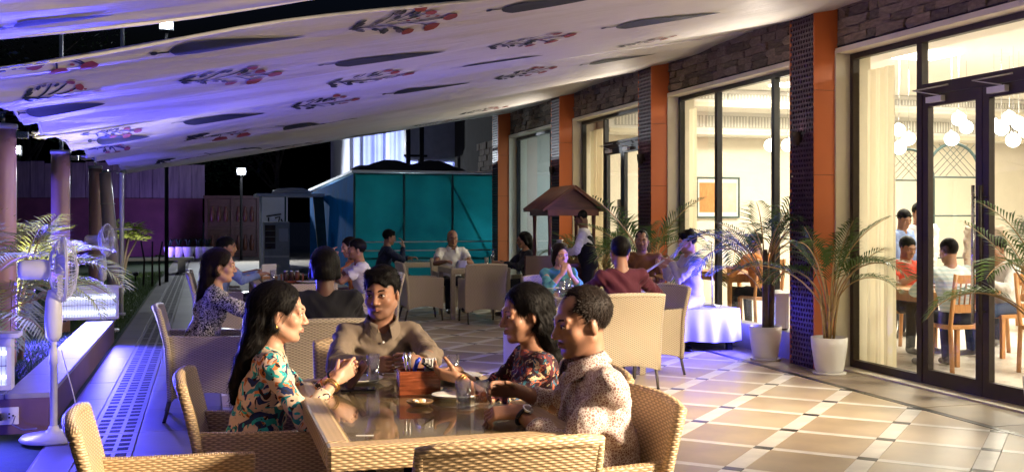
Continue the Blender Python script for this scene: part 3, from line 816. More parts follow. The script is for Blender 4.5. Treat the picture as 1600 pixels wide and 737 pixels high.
# dark carved wooden screen
cw = empty('carved_screen', (1.42, 40.4, 0), 0, 'dark carved wooden screen of three panels at the far end of the path', 'screen')
MB().box(-1.45, 1.45, .0, .12, .0, .06).obj('plinth', 'dark_wood', cw)
MB().box(-1.5, 1.5, -.06, .2, 2.13, 2.24).obj('cornice', 'dark_wood', cw)
for i in range(4): MB().box(-1.45 + i * .93, -1.34 + i * .93, -.03, .13, .06, 2.13).obj('post', 'dark_wood', cw)
for i in range(3):
    x0 = -1.335 + i * .93
    for (z0, z1) in ((.07, 1.03), (1.12, 2.12)):
        pn = MB().box(x0, x0 + .81, .05, .09, z0, z1).obj('panel', 'dark_wood', cw)
        q = MB()
        for k in range(3):
            xx = x0 + .16 + k * .24; q.lathe([(.02, 0), (.075, .05), (.085, .3), (.06, .42), (.03, .48), (.05, .55), (0, .58)], 8, TR(xx, .02, z0 + .15))
        q.obj('carving', 'cart_wood', pn)
    MB().box(x0, x0 + .81, 0, .12, 1.035, 1.115).obj('rail', 'dark_wood', cw)
# row of small white pots under the wall
for i, px in enumerate((270, 283, 297, 311, 324)):
    p = GP(px, 397); o = empty('white_pot', (p.x, 39.6 + .1 * (i % 2), 0), 0, 'small white plant pot in the row below the boundary wall', 'pot', 'row of white pots')
    MB().lathe([(.13, -.01), (.2, .35), (.2, .4), (.17, .4), (.16, .3)], 12).obj('shell', 'pot_white', o)
    sb = MB()
    for k in range(6): sb.tube([(0, 0, .3), (.08 * math.cos(k), .08 * math.sin(k), .6), (.18 * math.cos(k), .18 * math.sin(k), .7)], [.02, .03, .004], 4)
    sb.obj('plant', 'leaf_tree', o)
# shed wrapped in teal netting
sd = empty('netted_shed', (2.94, 21.85, 0), 0, 'temporary shed wrapped in teal netting with a blue side wall', 'shed')
zf = 2.36
for i in range(3):
    x0 = i * 1.03; MB().grid(lambda u, v: (x0 + .02 + .99 * u, .012 * math.sin(u * 9 + v * 13 + i) + .010 * math.sin(v * 31 + u * 5) + .015 * math.sin(PI * u) * (1 - v), .05 + (zf - .05) * v), 24, 30).obj('net_panel', 'net_teal', sd, recalc=False)
for x in (0, 1.03, 2.06, 3.06): MB().tube([(x, .0, 0), (x, .0, zf + .02)], .025, 8).obj('post', 'shed_frame', sd)
for z in (.62, zf): MB().tube([(0, .03, z), (3.05, .03, z)], .022, 8).obj('rail', 'shed_frame', sd)
MB().tube([(.75, .05, .9), (1.03, .05, 1.3)], .02, 6).obj('brace', 'shed_frame', sd)
MB().tube([(1.95, .05, zf), (2.95, .05, .5)], .02, 6).obj('brace', 'shed_frame', sd)
for z in (.62 + .34, .78): MB().tube([(-.05, -.04, z), (2.9, -.04, z)], .016, 6).obj('white_bar', 'metal_white', sd)
MB().prism([(0, 0), (9.5, 0), (9.5, 2.15), (0, zf)], lambda a, b, t: (t, a + .03, b), -.01, .01).obj('side_wall', 'shed_blue', sd)
MB().prism([(0, zf + .03), (9.6, 2.2), (9.6, 2.27), (0, zf + .08)], lambda a, b, t: (t, a - .03, b), -.06, 3.1).obj('roof', 'facade_white', sd)
MB().box(1.8, 2.6, 2.2, 2.6, 0, 1.3).obj('stored_crate', 'tar_dark', sd)
MB().box(.1, 3.05, 8.0, 8.1, 0, 2.1).obj('rear_wall', 'facade_white', sd)
lamp('shed_lamp', 'POINT', (1.9, 4.2, 1.9), 250, (.6, .95, 1), sd, shadow_soft_size=.25)
lamp('shed_lamp_low', 'POINT', (2.85, .55, 1.1), 8, (.45, .7, 1), sd, shadow_soft_size=.1)
for k, (px, d, z0, z1, w_) in enumerate(((640, 23.4, zf + .1, 2.62, 1.25),)):       # folded tarpaulin on the roof
    p = WD(px, d, z0); mb = MB()
    mb.grid(lambda u, v: (p.x - 1.3 + 2.6 * u, p.y - .5 + v, z0 + .22 * math.sin(PI * min(1, v * 1.05)) * (1 - (2 * u - 1) ** 6) + .05 * math.sin(u * 17 + v * 5)), 30, 8)
    mb.box(p.x - 1.3, p.x + 1.3, p.y - .5, p.y + .5, z0 - .03, z0)
    o = mb.obj('folded_tarpaulin', 'tar_dark'); setp(o, 'dark folded tarpaulin lying on the roof of the netted shed', 'tarpaulin')
o = MB().box(0, .01, 0, .01, 0, .01)
# lean-to with white roof, wall unit and a painted panel, left of the shed
lt = empty('lean_to', (1.55, 27.2, 0), 0, 'small white-roofed lean-to against the blue shed wall', 'lean-to')
MB().box(-.35, 1.3, -.5, 1.2, 1.98, 2.05).obj('roof', 'facade_white', lt); MB().lathe([(.5, 0), (.48, .08), (.3, .14), (0, .16)], 18, TR(.55, .2, 2.05)).obj('roof_dome', 'tank_white', lt)
MB().prism([(1.02, 1.97), (1.28, 1.97), (1.42, 0), (1.2, 0)], lambda a, b, t: (a, t, b), -.45, -.38).obj('slanted_board', 'shed_frame', lt)
MB().tube([(-.25, -.4, 0), (-.25, -.4, 1.97)], .03, 8).obj('post', 'metal_white', lt); MB().tube([(.35, -.4, 0), (.35, -.4, 1.97)], .02, 8).obj('post', 'shed_frame', lt)
ac = empty('cooler_unit', (1.62, 25.9, 0), 0, 'tall grey cooler cabinet with a dark grille standing by the lean-to', 'cooler')
MB().box(-.3, .3, -.25, .25, 0, 1.36, b=.02).obj('case', 'grey_box', ac); MB().box(-.27, -.03, -.262, -.251, .72, 1.28).obj('grille', 'black_plastic', ac); MB().box(-.285, .285, -.258, -.251, .52, .56).obj('trim', 'metal_white', ac)
MB().box(.05, .26, -.258, -.251, .9, 1.2).obj('panel', 'facade_white', ac)
for z in (.86, 1.0, 1.14): MB().box(-.26, -.04, -.27, -.263, z, z + .012).obj('louvre', 'grey_box', ac)
wp_ = empty('painted_board', (2.05, 33.5, 0), 0, 'upright white board with black painted letters beside the lean-to', 'board')
MB().box(-.4, .4, 0, .06, .05, 2.1).obj('board', 'facade_white', wp_); MB().box(-.44, .44, -.1, .3, 0, .06).obj('foot', 'grey_box', wp_)
gm = MB()
for st in ([(-.18, 1.3), (-.18, .95), (-.12, .82), (-.05, .9), (-.06, 1.05), (-.16, 1.08)], [(.02, 1.28), (.16, 1.32), (.12, 1.16), (.04, 1.12), (.17, 1.0), (.10, .84), (.02, .9)], [(-.25, 1.33), (.2, 1.40)], [(.2, 1.25), (.26, 1.1), (.2, .95)]):
    gm.tube([(x, -.004, z + .15) for x, z in st], .024, 6)
gm.obj('painted_letters', 'graffiti', wp_)
# lit building behind the shed
fb = empty('lit_facade', (6.5, 34, 0), 0, 'far building with blue-lit fluted drapes and white floors above the shed', 'building')
a0, a1 = -2.0, 3.2
MB().box(a0, 4, .6, 6, 0, 5.3).obj('wall', 'facade_white', fb)
fm = MB(); fm.grid(lambda u, v: (a0 + .4 + (a1 - a0 - .4) * u, .35 + .12 * math.sin(u * 60) + .05 * math.sin(u * 141), 2.2 + 3.1 * v), 160, 3); fm.obj('fluted_drape', 'facade_white', fb)
for i, x in enumerate((-1.9, -.9, .4)): MB().box(x, x + .12, .1, .28, 2, 5.2).obj('mullion', 'metal_white', fb)
MB().box(a0 - .2, a1, .0, .5, 5.3, 5.6).obj('cornice', 'facade_white', fb)
for i in range(4):
    wn_ = MB().box(a0 + .5 + i * 1.1, a0 + 1.2 + i * 1.1, .5, .62, .9, 1.9).obj('window', 'kitchen_blue', fb); MB().box(a0 + .45 + i * 1.1, a0 + 1.25 + i * 1.1, .42, .5, .8, .89).obj('sill', 'metal_white', wn_)
lamp('facade_flood', 'SPOT', (-.6, -3.5, 2.9), 1300, (.40, .48, 1), fb, target=(.2, .6, 4.0), spot_size=rad(110), spot_blend=.8, shadow_soft_size=.2)
tk = empty('water_tank', (6.1, 27.6, 0), 0, 'large pale round water tank raised on dark poles behind the shed', 'tank')
MB().lathe([(.0, 2.95), (1.0, 2.97), (1.08, 3.1), (1.08, 4.6), (.9, 4.9), (0, 5.0)], 28).obj('drum', 'tank_white', tk)
for a in range(4): MB().tube([(.9 * math.cos(a * PI / 2 + .6), .9 * math.sin(a * PI / 2 + .6), 0), (.9 * math.cos(a * PI / 2 + .6), .9 * math.sin(a * PI / 2 + .6), 2.96)], .06, 8).obj('leg', 'tar_dark', tk)
pp = empty('dark_pipes', (4.55, 24.5, 0), 0, 'pair of dark vertical pipes rising above the netted shed roof', 'pipes')
for x in (0, .32): MB().tube([(x, 0, 0), (x, 0, 4.6)], .055, 8).obj('pipe', 'tar_dark', pp)
MB().tube([(-.1, 0, 2.9), (.45, 0, 2.9)], .03, 6).obj('clamp', 'tar_dark', pp)
# flood lamps on poles
def flood(px, py, d, lab, en, col=(.85, .92, 1), x=None, arm=0, tgt=None):
    p = WD(px, d, ZP(py, d)); o = empty('flood_lamp', (p.x, p.y, 0), 0, lab, 'lamp')
    MB().tube([(0, .12, 0), (0, .12, p.z + .1)], .045, 8).obj('pole', 'tar_dark', o)
    MB().box(-.16, .16, -.02, .10, p.z - .12, p.z + .12, b=.01).obj('housing', 'grey_box', o)
    MB().lathe([(.0, 0), (.095, .004), (.10, .02), (0, .03)], 16, TR(0, -.03, p.z) @ Matrix.Rotation(rad(90), 4, 'X')).obj('lens', 'lamp_glow', o)
    lamp('flood_light', 'SPOT', (0, -.10, p.z), en, col, o, target=(tgt or (0, -8, 0)), spot_size=rad(150), spot_blend=.6, shadow_soft_size=.12)
flood(377, 268, 36, 'bright white flood lamp on a pole above the carved screen', 1300, tgt=(3, -9, 0))
flood(260, 38, 24, 'bright flood lamp seen through the gap between the canopy cloths', 70, tgt=(-2, -6, 0))
flood(22, 235, 25, 'white flood lamp hanging low behind the terracotta post', 60, tgt=(3, -6, 0))
vl = empty('violet_wall_washer', (-1.5, 38.6, 0), 0, 'small ground lamp washing the boundary wall with violet light', 'lamp')
MB().box(-.15, .15, -.1, .1, 0, .16, b=.01).obj('housing', 'black_plastic', vl); MB().box(-.12, .12, .101, .106, .04, .14).obj('lens', 'tube_glow', vl)
lamp('washer_light', 'AREA', (0, .16, .2), 55, (.20, .11, 1), vl, target=(-1, 3.4, 1.9), size=.3)

# ------------------------------------------------------------------ trees
def tree(x, y, h, cr_, lab, n=2600, seed=0, leaf='leaf_tree', ls=.16, tr=.16):
    r = random.Random(seed); o = empty('tree', (x, y, 0), 0, lab, 'tree'); mb = MB()
    mb.tube([(0, 0, -.05), (r.uniform(-.1, .1), .05, h * .25), (r.uniform(-.2, .2), 0, h * .5), (r.uniform(-.3, .3), 0, h * .78)], [tr, tr * .8, tr * .55, tr * .25], 9)
    cl = []
    for i in range(9):
        a = r.uniform(0, 2 * PI); e = r.uniform(.4, 1); q = Vector((math.cos(a) * cr_ * e, math.sin(a) * cr_ * e, h * r.uniform(.5, 1.0)))
        s = Vector((0, 0, h * r.uniform(.3, .55))); mb.tube([s, (s + q) / 2 + Vector((0, 0, .2)), q], [tr * .4, tr * .25, .02], 5); cl.append((q, cr_ * r.uniform(.3, .55)))
    mb.obj('trunk', 'trunk_bark', o); cb = MB()
    for i in range(n):
        c, rr = cl[i % 9]; v = Vector((r.gauss(0, 1), r.gauss(0, 1), r.gauss(0, .8))); p = c + v.normalized() * rr * r.random() ** .4
        t = Vector((r.gauss(0, 1), r.gauss(0, 1), r.gauss(0, .6))).normalized(); b_ = t.cross(Vector((r.gauss(0, 1), r.gauss(0, 1), 1))).normalized(); L = ls * r.uniform(.6, 1.3)
        k = len(cb.v); cb.v += [tuple(p), tuple(p + t * L * .5 + b_ * L * .22), tuple(p + t * L), tuple(p + t * L * .5 - b_ * L * .22)]; cb.face([k, k + 1, k + 2, k + 3])
    cb.obj('crown', leaf, o, recalc=False); return o
tree(-4.3, 17.5, 6.5, 2.4, 'tall dark tree with a thick trunk behind the terracotta post', 600, 1, tr=.28)
tree(-5.5, 30, 7.5, 3, 'dark spreading tree behind the purple post', 3000, 2)
tree(3.0, 47, 8.0, 3.6, 'dark bushy tree rising behind the carved screen', 3600, 3, ls=.25)
tree(6.6, 46, 8.5, 3.6, 'dark tree beside the blue shed roof', 3600, 4, ls=.25)
tree(-1.5, 48, 7.0, 2.6, 'dark tree behind the timber boards of the boundary wall', 2600, 5, ls=.22)
tree(-7, 47, 8, 3.5, 'dark tree at the lawn end of the boundary wall', 2600, 6, ls=.22)
# pale frangipani-like shrub with three dark stakes
fs = empty('pale_shrub', (-1.9, 27, -.02), 0, 'pale yellow-green leafy shrub glowing at the end of the lawn', 'shrub')
cb = MB(); r = random.Random(9)
for i in range(330):
    a = r.uniform(0, 2 * PI); e = r.uniform(-.2, 1.2); rr = .55 * r.random() ** .4; p = Vector((math.cos(a) * math.cos(e) * rr, math.sin(a) * math.cos(e) * rr, 1.0 + math.sin(e) * rr * .7))
    t = Vector((math.cos(a), math.sin(a), r.uniform(-.2, .7))).normalized(); b_ = t.cross(Vector((0, 0, 1))).normalized(); L = r.uniform(.16, .3); k = len(cb.v)
    cb.v += [tuple(p), tuple(p + t * L * .5 + b_ * L * .25), tuple(p + t * L - Vector((0, 0, .04))), tuple(p + t * L * .5 - b_ * L * .25)]; cb.face([k, k + 1, k + 2, k + 3])
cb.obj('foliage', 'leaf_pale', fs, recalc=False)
for i in range(5): MB().tube([(0, 0, 0), (.1 * math.cos(i * 1.3), .1 * math.sin(i * 1.3), .5), (.35 * math.cos(i * 1.3), .35 * math.sin(i * 1.3), 1.0)], [.04, .03, .015], 6).obj('stem', 'trunk_bark', fs)
for k, px in enumerate((224, 238, 250)):
    p = GP(px, 446); o = MB().tube([(0, 0, -.03), (.02 - .02 * k, 0, .55), (-.05 + .05 * k, 0, .95)], [.022, .02, .016], 7).obj('wooden_stake', 'stake_dark', loc=p); setp(o, 'dark wooden stake standing in the lawn before the pale shrub', 'stake', 'stakes in the lawn')
sl_ = empty('shrub_spot_lamp', (-1.55, 26.0, -.02), 0, 'small spike lamp lighting the pale shrub', 'lamp')
MB().lathe([(.02, 0), (.02, .12), (.06, .14), (.07, .22), (.05, .22)], 10).obj('housing', 'black_plastic', sl_); lamp('spot_light', 'SPOT', (0, 0, .3), 60, (1, .95, .75), sl_, target=(-.35, 1, 1.0), spot_size=rad(100), shadow_soft_size=.05)
bn = empty('white_bench', (-1.5, 29.5, 0), 0, 'low white stone bench at the end of the lawn', 'bench')
MB().box(-1.6, 1.2, -.2, .2, .32, .4, b=.01).obj('seat', 'ledge_stone', bn)
for x in (-1.3, .9): MB().box(x - .1, x + .1, -.17, .17, -.02, .32).obj('leg', 'ledge_stone', bn)
# ------------------------------------------------------------------ wicker armchairs and tables
def make_chair(wm='wicker', legm='leg_dark'):
    o = empty('wicker_armchair'); T = .045; W = .29
    # side panels
    def side(sg):
        mb = MB(); n = 10
        bot = [(-.275 + .56 * i / n, .17 + .05 * math.sin(PI * i / n)) for i in range(n + 1)]
        top = [(.295, .655), (.15, .662), (0, .664), (-.15, .668), (-.30, .675)]
        poly = bot + top
        mb.prism(poly, lambda a, b, t: (t, a, b), sg * W, sg * (W - T)); return mb
    for sg in (-1, 1): side(sg).obj('arm_panel', wm, o, boxuv=True, bevel=.012)
    mb = MB(); nz = 12; nx = 10
    def bk(u, v, off):
        x = (u * 2 - 1) * (W + .0 + .012 * v); z = .17 + .05 * math.sin(PI * u) * (1 - v) * (v < .02) + v * .70
        y = -.262 - .03 * v - .075 * max(0, v - .55) ** 1.3 * 2.2 - .035 * (1 - (2 * u - 1) ** 2) * v
        z += .012 * (1 - (2 * u - 1) ** 2) * v
        return (x, y + off, z)
    uvf = lambda u, v: (u * 2 * W, v * .70)
    mb.grid(lambda u, v: bk(u, v, 0.022), nx, nz, uvfn=uvf); mb.grid(lambda u, v: bk(u, v, -.022), nx, nz, True, uvfn=uvf)
    rim = [bk(u / 10, 1, 0) for u in range(11)]
    me = bpy.data.meshes.new('backrest')
    me.from_pydata(mb.v, [], mb.f); me.materials.append(MATS[wm]); ul = me.uv_layers.new(name='UVMap')
    for p, uv in zip(me.polygons, mb.uv):
        p.use_smooth = True
        for li, q in zip(p.loop_indices, uv): ul.data[li].uv = q
    bk_o = link('backrest', me, o)
    rm = MB().tube([bk(0, v / 10, 0) for v in range(11)] + rim[1:] + [bk(1, 1 - v / 10, 0) for v in range(1, 11)], .0245, 8)
    rm.obj('rim', wm, bk_o, boxuv=True)
    MB().box(-W + T + .002, W - T - .002, -.25, .275, .36, .425, b=.015).obj('seat', wm, o, boxuv=True)
    MB().box(-W + T + .002, W - T - .002, .235, .27, .20, .358).obj('front_apron', wm, o, boxuv=True)
    for sx in (-1, 1):
        for y0, y1 in ((.255, .275), (-.255, -.31)):
            m = MB(); x = sx * (W - .022); m.tube([(x, y1, 0), (x, y0, .22)], [.013, .018], 8); lg = m.obj('leg', legm, o)
            MB().lathe([(.015, -.0), (.015, .012)], 8, TR(x, y1, 0)).obj('foot_cap', 'black_plastic', lg)
    return o
chair0 = make_chair('wicker'); chair1 = make_chair('wicker_pale', 'leg_dark')
used = [0, 0]
CS = .93
chair0.scale = chair1.scale = (CS,) * 3
def chair(x, y, deg, lab, pale=0, group='wicker armchairs'):
    src = (chair0, chair1)[pale]
    if not used[pale]: o = src; used[pale] = 1; o.location = (x, y, .0015); o.rotation_euler = (0, 0, rad(deg)); o['label'] = lab; o['group'] = group
    else: o = copy_tree(src, (x, y, .0015), rad(deg), lab, group)
    o['category'] = 'chair'; return o
E, N_, W_, S_ = -90, 0, 90, 180
chair(.87, 3.38, N_ + 2, 'empty wicker armchair tucked under the near end of the glass-topped table')
chair(-.08, 3.86, E + 3, 'empty wicker armchair at the glass-topped table beside the woman in the cream floral top')
chair(.25, 4.70, E - 3, 'wicker armchair holding the woman in the cream floral top')
chair(.86, 5.50, S_, 'wicker armchair holding the man in the taupe shirt')
chair(1.28, 3.72, W_ + 4, 'wicker armchair holding the man in the patterned shirt with a watch')
chair(1.38, 4.42, W_, 'wicker armchair holding the woman in the dark floral top')
chair(.0, 8.35, E, 'wicker armchair holding the woman in the black and white blouse', 1)
chair(.78, 7.25, N_, 'wicker armchair holding the person in black seen from behind', 1)
chair(.15, 13.05, E, 'wicker armchair holding the man in the blue shirt', 1)
chair(.15, 13.75, E, 'wicker armchair holding the man in the pink shirt', 1)
chair(1.85, 12.3, W_, 'wicker armchair holding the man in the white polo shirt', 1)
chair(1.85, 13.05, W_, 'wicker armchair holding the woman with her hand at her cheek', 1)
chair(3.74, 14.55, N_, 'empty wicker armchair with its back to the path at the far white table', 1)
chair(3.02, 15.2, E, 'empty wicker armchair at the side of the far white table', 1)
chair(4.72, 15.2, W_, 'wicker armchair holding the man in dark grey', 1)
chair(3.75, 16.35, S_, 'wicker armchair holding the bald man in white', 1)
chair(2.75, 17.3, E, 'wicker armchair holding the youth in navy', 1)
chair(3.52, 8.78, N_, 'wicker armchair holding the man in maroon', 1)
chair(4.03, 9.4, W_ + 8, 'empty wicker armchair beside the draped music stage', 1)
chair(2.47, 7.6, N_, 'empty wicker armchair standing alone behind the woman in dark floral', 1)
chair(3.7, 11.05, S_, 'wicker armchair holding the woman in teal', 1)

def make_table(L, Wd, wm='wicker', glass=True):
    o = empty('wicker_table'); h = .74; fw = .085
    a, b = Wd / 2, L / 2
    for nm, q in (('top_rail', (-a, a, -b, -b + fw)), ('top_rail', (-a, a, b - fw, b)), ('top_rail', (-a, -a + fw, -b + fw + .001, b - fw - .001)), ('top_rail', (a - fw, a, -b + fw + .001, b - fw - .001))):
        MB().box(*q, h - .085, h, b=.012).obj(nm, wm, o, boxuv=True)
    MB().box(-a + fw + .001, a - fw - .001, -b + fw + .001, b - fw - .001, h - .05, h - .012).obj('top_panel', wm, o, boxuv=True)
    if glass: MB().box(-a + fw + .002, a - fw - .002, -b + fw + .002, b - fw - .002, h - .0095, h - .0005, b=.002).obj('glass_top', 'table_glass', o)
    for sx in (-1, 1):
        for sy in (-1, 1): MB().box(sx * (a - .004) - (.066 if sx > 0 else 0), sx * (a - .004) + (.066 if sx < 0 else 0), sy * (b - .004) - (.066 if sy > 0 else 0), sy * (b - .004) + (.066 if sy < 0 else 0), .0, h - .086, b=.008).obj('leg', wm, o, boxuv=True)
    return o
def place(o, x, y, lab, cat='table', group=None):
    o.location = (x, y, .0015); o['label'] = lab; o['category'] = cat
    if group: o['group'] = group
    return o
t1 = place(make_table(1.52, .90), .835, 4.27, 'wicker dining table with a glass top shared by four diners')
t2 = place(make_table(1.5, .9, 'wicker_pale'), .83, 8.5, 'wicker table between the person in black and the woman in black and white')
t3 = place(make_table(2.0, .9, 'wicker_pale'), .98, 13.0, 'long wicker table with trays, sauce jars and a menu box')
t4 = place(make_table(.9, .9, 'wicker_pale'), 3.85, 15.4, 'square white wicker table in front of the bald man in white')
t5 = place(make_table(.9, .9, 'wicker_pale'), 3.55, 17.5, 'square wicker table where the youth in navy sits')
t6 = place(make_table(1.35, .9, 'wicker_pale'), 3.55, 9.95, 'wicker table between the man in maroon and the woman in teal')

# ------------------------------------------------------------------ things on the tables
TZ = .7415
def at(px, py, z=TZ):
    p = GP(px, py, z); return p
def tumbler(p, lab, r=.031, h=.125, liquid=None, lev=.6, up=True):
    o = empty('drinking_glass', p, 0, lab, 'glass')
    MB().lathe([(r * .86, 0), (r * .9, .004), (r, h), (r - .0022, h), (r * .88 - .002, .012), (0, .011)], 24).obj('tumbler', 'tumbler_glass', o)
    if liquid: MB().lathe([(0, .0125), (r * .875 - .003, .0125), (r * .88 - .003 + (r * .12) * lev, .0125 + (h - .02) * lev), (0, .0125 + (h - .02) * lev)], 20).obj('liquid', liquid, o)
    return o
def plate(p, lab, r=.115, mat='ceramic', sx=1.0, cat='plate'):
    o = MB().lathe([(0, .0), (r * .6, .0), (r * .97, .016), (r, .02), (r * .98, .021), (r * .62, .0075), (0, .0065)], 32).obj('plate', mat, loc=p); o.scale = (sx, 1, 1); setp(o, lab, cat); return o
hz_ = TZ
g1 = tumbler(at(583, 600), 'tall water glass between the floral woman and the man in taupe', .030, .135, 'water', .72)
g2 = tumbler(at(724, 642), 'clear water glass in front of the man with a watch', .031, .12, 'water', .45)
g3 = tumbler(at(752, 632), 'glass of amber beer by the watch wearer\'s hand', .032, .095, 'beer', .55)
g4 = tumbler(at(708, 583), 'small water glass behind the wooden napkin box', .030, .09, 'water', .5)
plate(at(560, 596), 'white plate under the hands of the woman in cream floral')
plate(at(612, 580), 'white plate in front of the man in taupe')
plate(at(715, 592), 'white plate with cutlery beyond the wooden napkin box')
pl4 = plate(at(712, 622), 'oval white dish beside the water glass', .085, sx=1.2)
dsh = plate(at(656, 633), 'small brown dish holding leftover snacks', .055, 'brown_dish')
for k in range(7):
    r = random.Random(k); p = at(656, 632) + Vector((r.uniform(-.025, .025), r.uniform(-.025, .025), .012)); q = MB()
    bm = bmesh.new(); bmesh.ops.create_icosphere(bm, subdivisions=1, radius=r.uniform(.008, .014))
    for v in bm.verts: v.co *= r.uniform(.7, 1.2)
    o = q.bm(bm).obj('snack_piece', 'food_tan' if k % 3 else 'ceramic', loc=p); setp(o, 'small leftover snack piece in the brown dish', 'snack', 'snacks in the brown dish')
def phone(p, rz, lab):
    o = empty('mobile_phone', p, rz, lab, 'phone'); MB().box(-.037, .037, -.075, .075, 0, .009, b=.003).obj('case', 'black_plastic', o); MB().box(-.034, .034, -.07, .07, .0091, .0096).obj('screen', 'phone_black', o)
phone(at(560, 609), rad(80), 'black phone lying by the plate of the woman in cream floral')
phone(at(788, 612), rad(60), 'black phone lying between the two diners on the terrace side')
# wooden napkin box
pb = at(657, 616); nb = empty('napkin_box', (pb.x, pb.y + .045, TZ), rad(-3), 'reddish wooden box holding napkins and cutlery sleeves', 'napkin box')
w2, d2, h2 = .088, .05, .10
for nm, q in (('front_board', (-w2, w2, -d2, -d2 + .009)), ('rear_board', (-w2, w2, d2 - .009, d2)), ('end_board', (-w2, -w2 + .009, -d2 + .0095, d2 - .0095)), ('end_board', (w2 - .009, w2, -d2 + .0095, d2 - .0095))): MB().box(*q, 0, h2, b=.0015).obj(nm, 'box_wood', nb)
MB().box(-w2 + .01, w2 - .01, -d2 + .01, d2 - .01, .001, .01).obj('base_board', 'box_wood', nb); MB().box(-.002, .002, -d2 + .01, d2 - .01, .01, h2 - .01).obj('divider', 'box_wood', nb)
for k in range(7): 
    o = MB().box(-.022, .022, -.0025, .0025, 0, .135, b=.0012).obj('napkin', 'napkin', loc=(pb.x + .03 + .0072 * k, pb.y + .045 + .004 * (k % 2), TZ + .011), rot=(0, 0, rad(84))); setp(o, 'folded white napkin standing in the wooden box', 'napkin', 'napkins in the box')
o = MB().tube([(0, 0, 0), (.004, 0, .09), (.016, 0, .125), (.028, 0, .138)], [.008, .009, .010, .006], 10).obj('blue_handle_knife', 'blue_plastic', loc=(pb.x - .02, pb.y + .045, TZ + .012)); setp(o, 'blue plastic handle sticking out of the wooden box', 'cutlery')
for k in range(2):
    o = MB().tube([(0, 0, 0), (-.004, 0, .09), (-.008, 0, .14), (-.012 + .01 * k, 0, .165)], [.003, .0035, .01, .004], 8).obj('spoon', 'steel', loc=(pb.x - .05 + .016 * k, pb.y + .04, TZ + .012)); setp(o, 'steel spoon standing in the wooden box', 'spoon', 'spoons in the box')
# cutlery on plate
p = at(715, 590); o = MB().tube([(-.06, -.05, .024), (.05, .09, .024)], .004, 6).obj('table_knife', 'steel', loc=p); setp(o, 'steel knife resting across the white plate', 'knife')
p = at(618, 582); o = MB().tube([(-.03, -.02, .022), (.02, -.02, .022)], .006, 6).obj('spring_roll', 'dark_wood', loc=p); setp(o, 'dark food scrap on the plate of the man in taupe', 'food')
o = MB().box(-.03, .03, -.003, .003, 0, .002).obj('white_straw_wrapper', 'napkin', loc=at(570, 680), rot=(0, 0, rad(-12))); setp(o, 'white paper strip lying near the table corner', 'paper strip')
# other tables
def bottle(p, lab, mat, h=.2, r=.03):
    o = empty('bottle', p, 0, lab, 'bottle'); MB().lathe([(r, 0), (r, h * .6), (r * .45, h * .78), (r * .4, h * .95), (0, h * .95)], 14).obj('body', mat, o); MB().lathe([(r * .48, h * .95), (r * .48, h), (0, h)], 12).obj('cap', 'blue_plastic', o)
def condiment(x, y, z, lab, k=0):
    o = empty('condiment_box', (x, y, z), 0, lab, 'condiment box')
    MB().box(-.12, .12, -.07, .07, 0, .02).obj('tray', 'box_wood', o)
    for s in (-1, 1): MB().box(s * .12 - .006, s * .12 + .006, -.07, .07, .02, .10).obj('end_board', 'box_wood', o)
    for i, m in enumerate(('menu_dark', 'menu_dark', 'cart_wood')): 
        j = MB().lathe([(.026, .021), (.028, .10), (.02, .115), (0, .115)], 12, TR(-.07 + .065 * i, 0, 0)).obj('jar', m, o); MB().lathe([(.022, .116), (.022, .135), (0, .135)], 10, TR(-.07 + .065 * i, 0, 0)).obj('lid', 'steel', j)
condiment(.95, 12.35, TZ, 'wooden condiment tray with dark jars on the long wicker table')
condiment(.75, 8.9, TZ, 'wooden condiment tray with jars in front of the person in black')
for i, (x, y) in enumerate(((1.05, 8.75), (.6, 8.6), (1.2, 12.7), (.75, 12.6), (3.7, 15.4), (4.1, 15.6), (3.5, 10.1), (3.3, 9.7))):
    tumbler((x, y, TZ), ['water glass near the person in black', 'water glass near the woman in black and white', 'water glass before the man in the white polo', 'water glass before the man in the blue shirt',
            'water glass before the bald man in white', 'water glass before the man in dark grey', 'water glass before the woman in teal', 'water glass on the empty side of the table with the woman in teal'][i], .032, .13, 'water', .6)
for i, (x, y) in enumerate(((.62, 8.3), (1.1, 12.2), (3.75, 15.75), (3.8, 15.25), (3.55, 10.35), (3.7, 17.5))):
    plate((x, y, TZ), ['white plate before the woman in black and white', 'white plate before the man in the white polo', 'white plate before the bald man in white', 'white plate near the empty chair at the far white table', 'white plate before the woman in teal', 'white plate before the youth in navy'][i])
bottle((4.12, 15.3, TZ), 'clear water bottle by the man in dark grey', 'tumbler_glass', .26, .035); bottle((3.95, 17.4, TZ), 'small white sauce bottle on the table of the youth in navy', 'ceramic', .17)
bottle((.98, 8.72, TZ), 'dark red sauce bottle on the table of the person in black', 'menu_dark', .17)
tb = empty('tissue_box', (3.85, 17.75, TZ), 0, 'white tissue box on the table of the youth in navy', 'tissue box'); MB().box(-.1, .1, -.06, .06, 0, .12, b=.006).obj('box', 'ceramic', tb); MB().lathe([(.03, .12), (.05, .15), (.02, .18), (0, .185)], 7, smooth=False).obj('tissue', 'napkin', tb)
mc = empty('menu_card_holder', (.75, 13.3, TZ), rad(15), 'small white menu card standing on the long wicker table', 'menu card'); MB().box(-.1, .1, -.02, .02, 0, .02).obj('base', 'light_wood', mc); MB().box(-.09, .09, -.004, .004, .02, .17).obj('card', 'ceramic', mc)
bg = MB(); bg.grid(lambda u, v: (.09 * math.cos(2 * PI * u) * (1 - .25 * v) * (1 + .1 * math.sin(u * 31 + v * 9)), .07 * math.sin(2 * PI * u) * (1 - .2 * v) * (1 + .12 * math.sin(u * 23)), .10 * v), 26, 6)
o = bg.obj('carry_bag', 'sheet_lavender', loc=(3.62, 15.2, TZ)); setp(o, 'crumpled white carry bag on the far white table', 'bag')

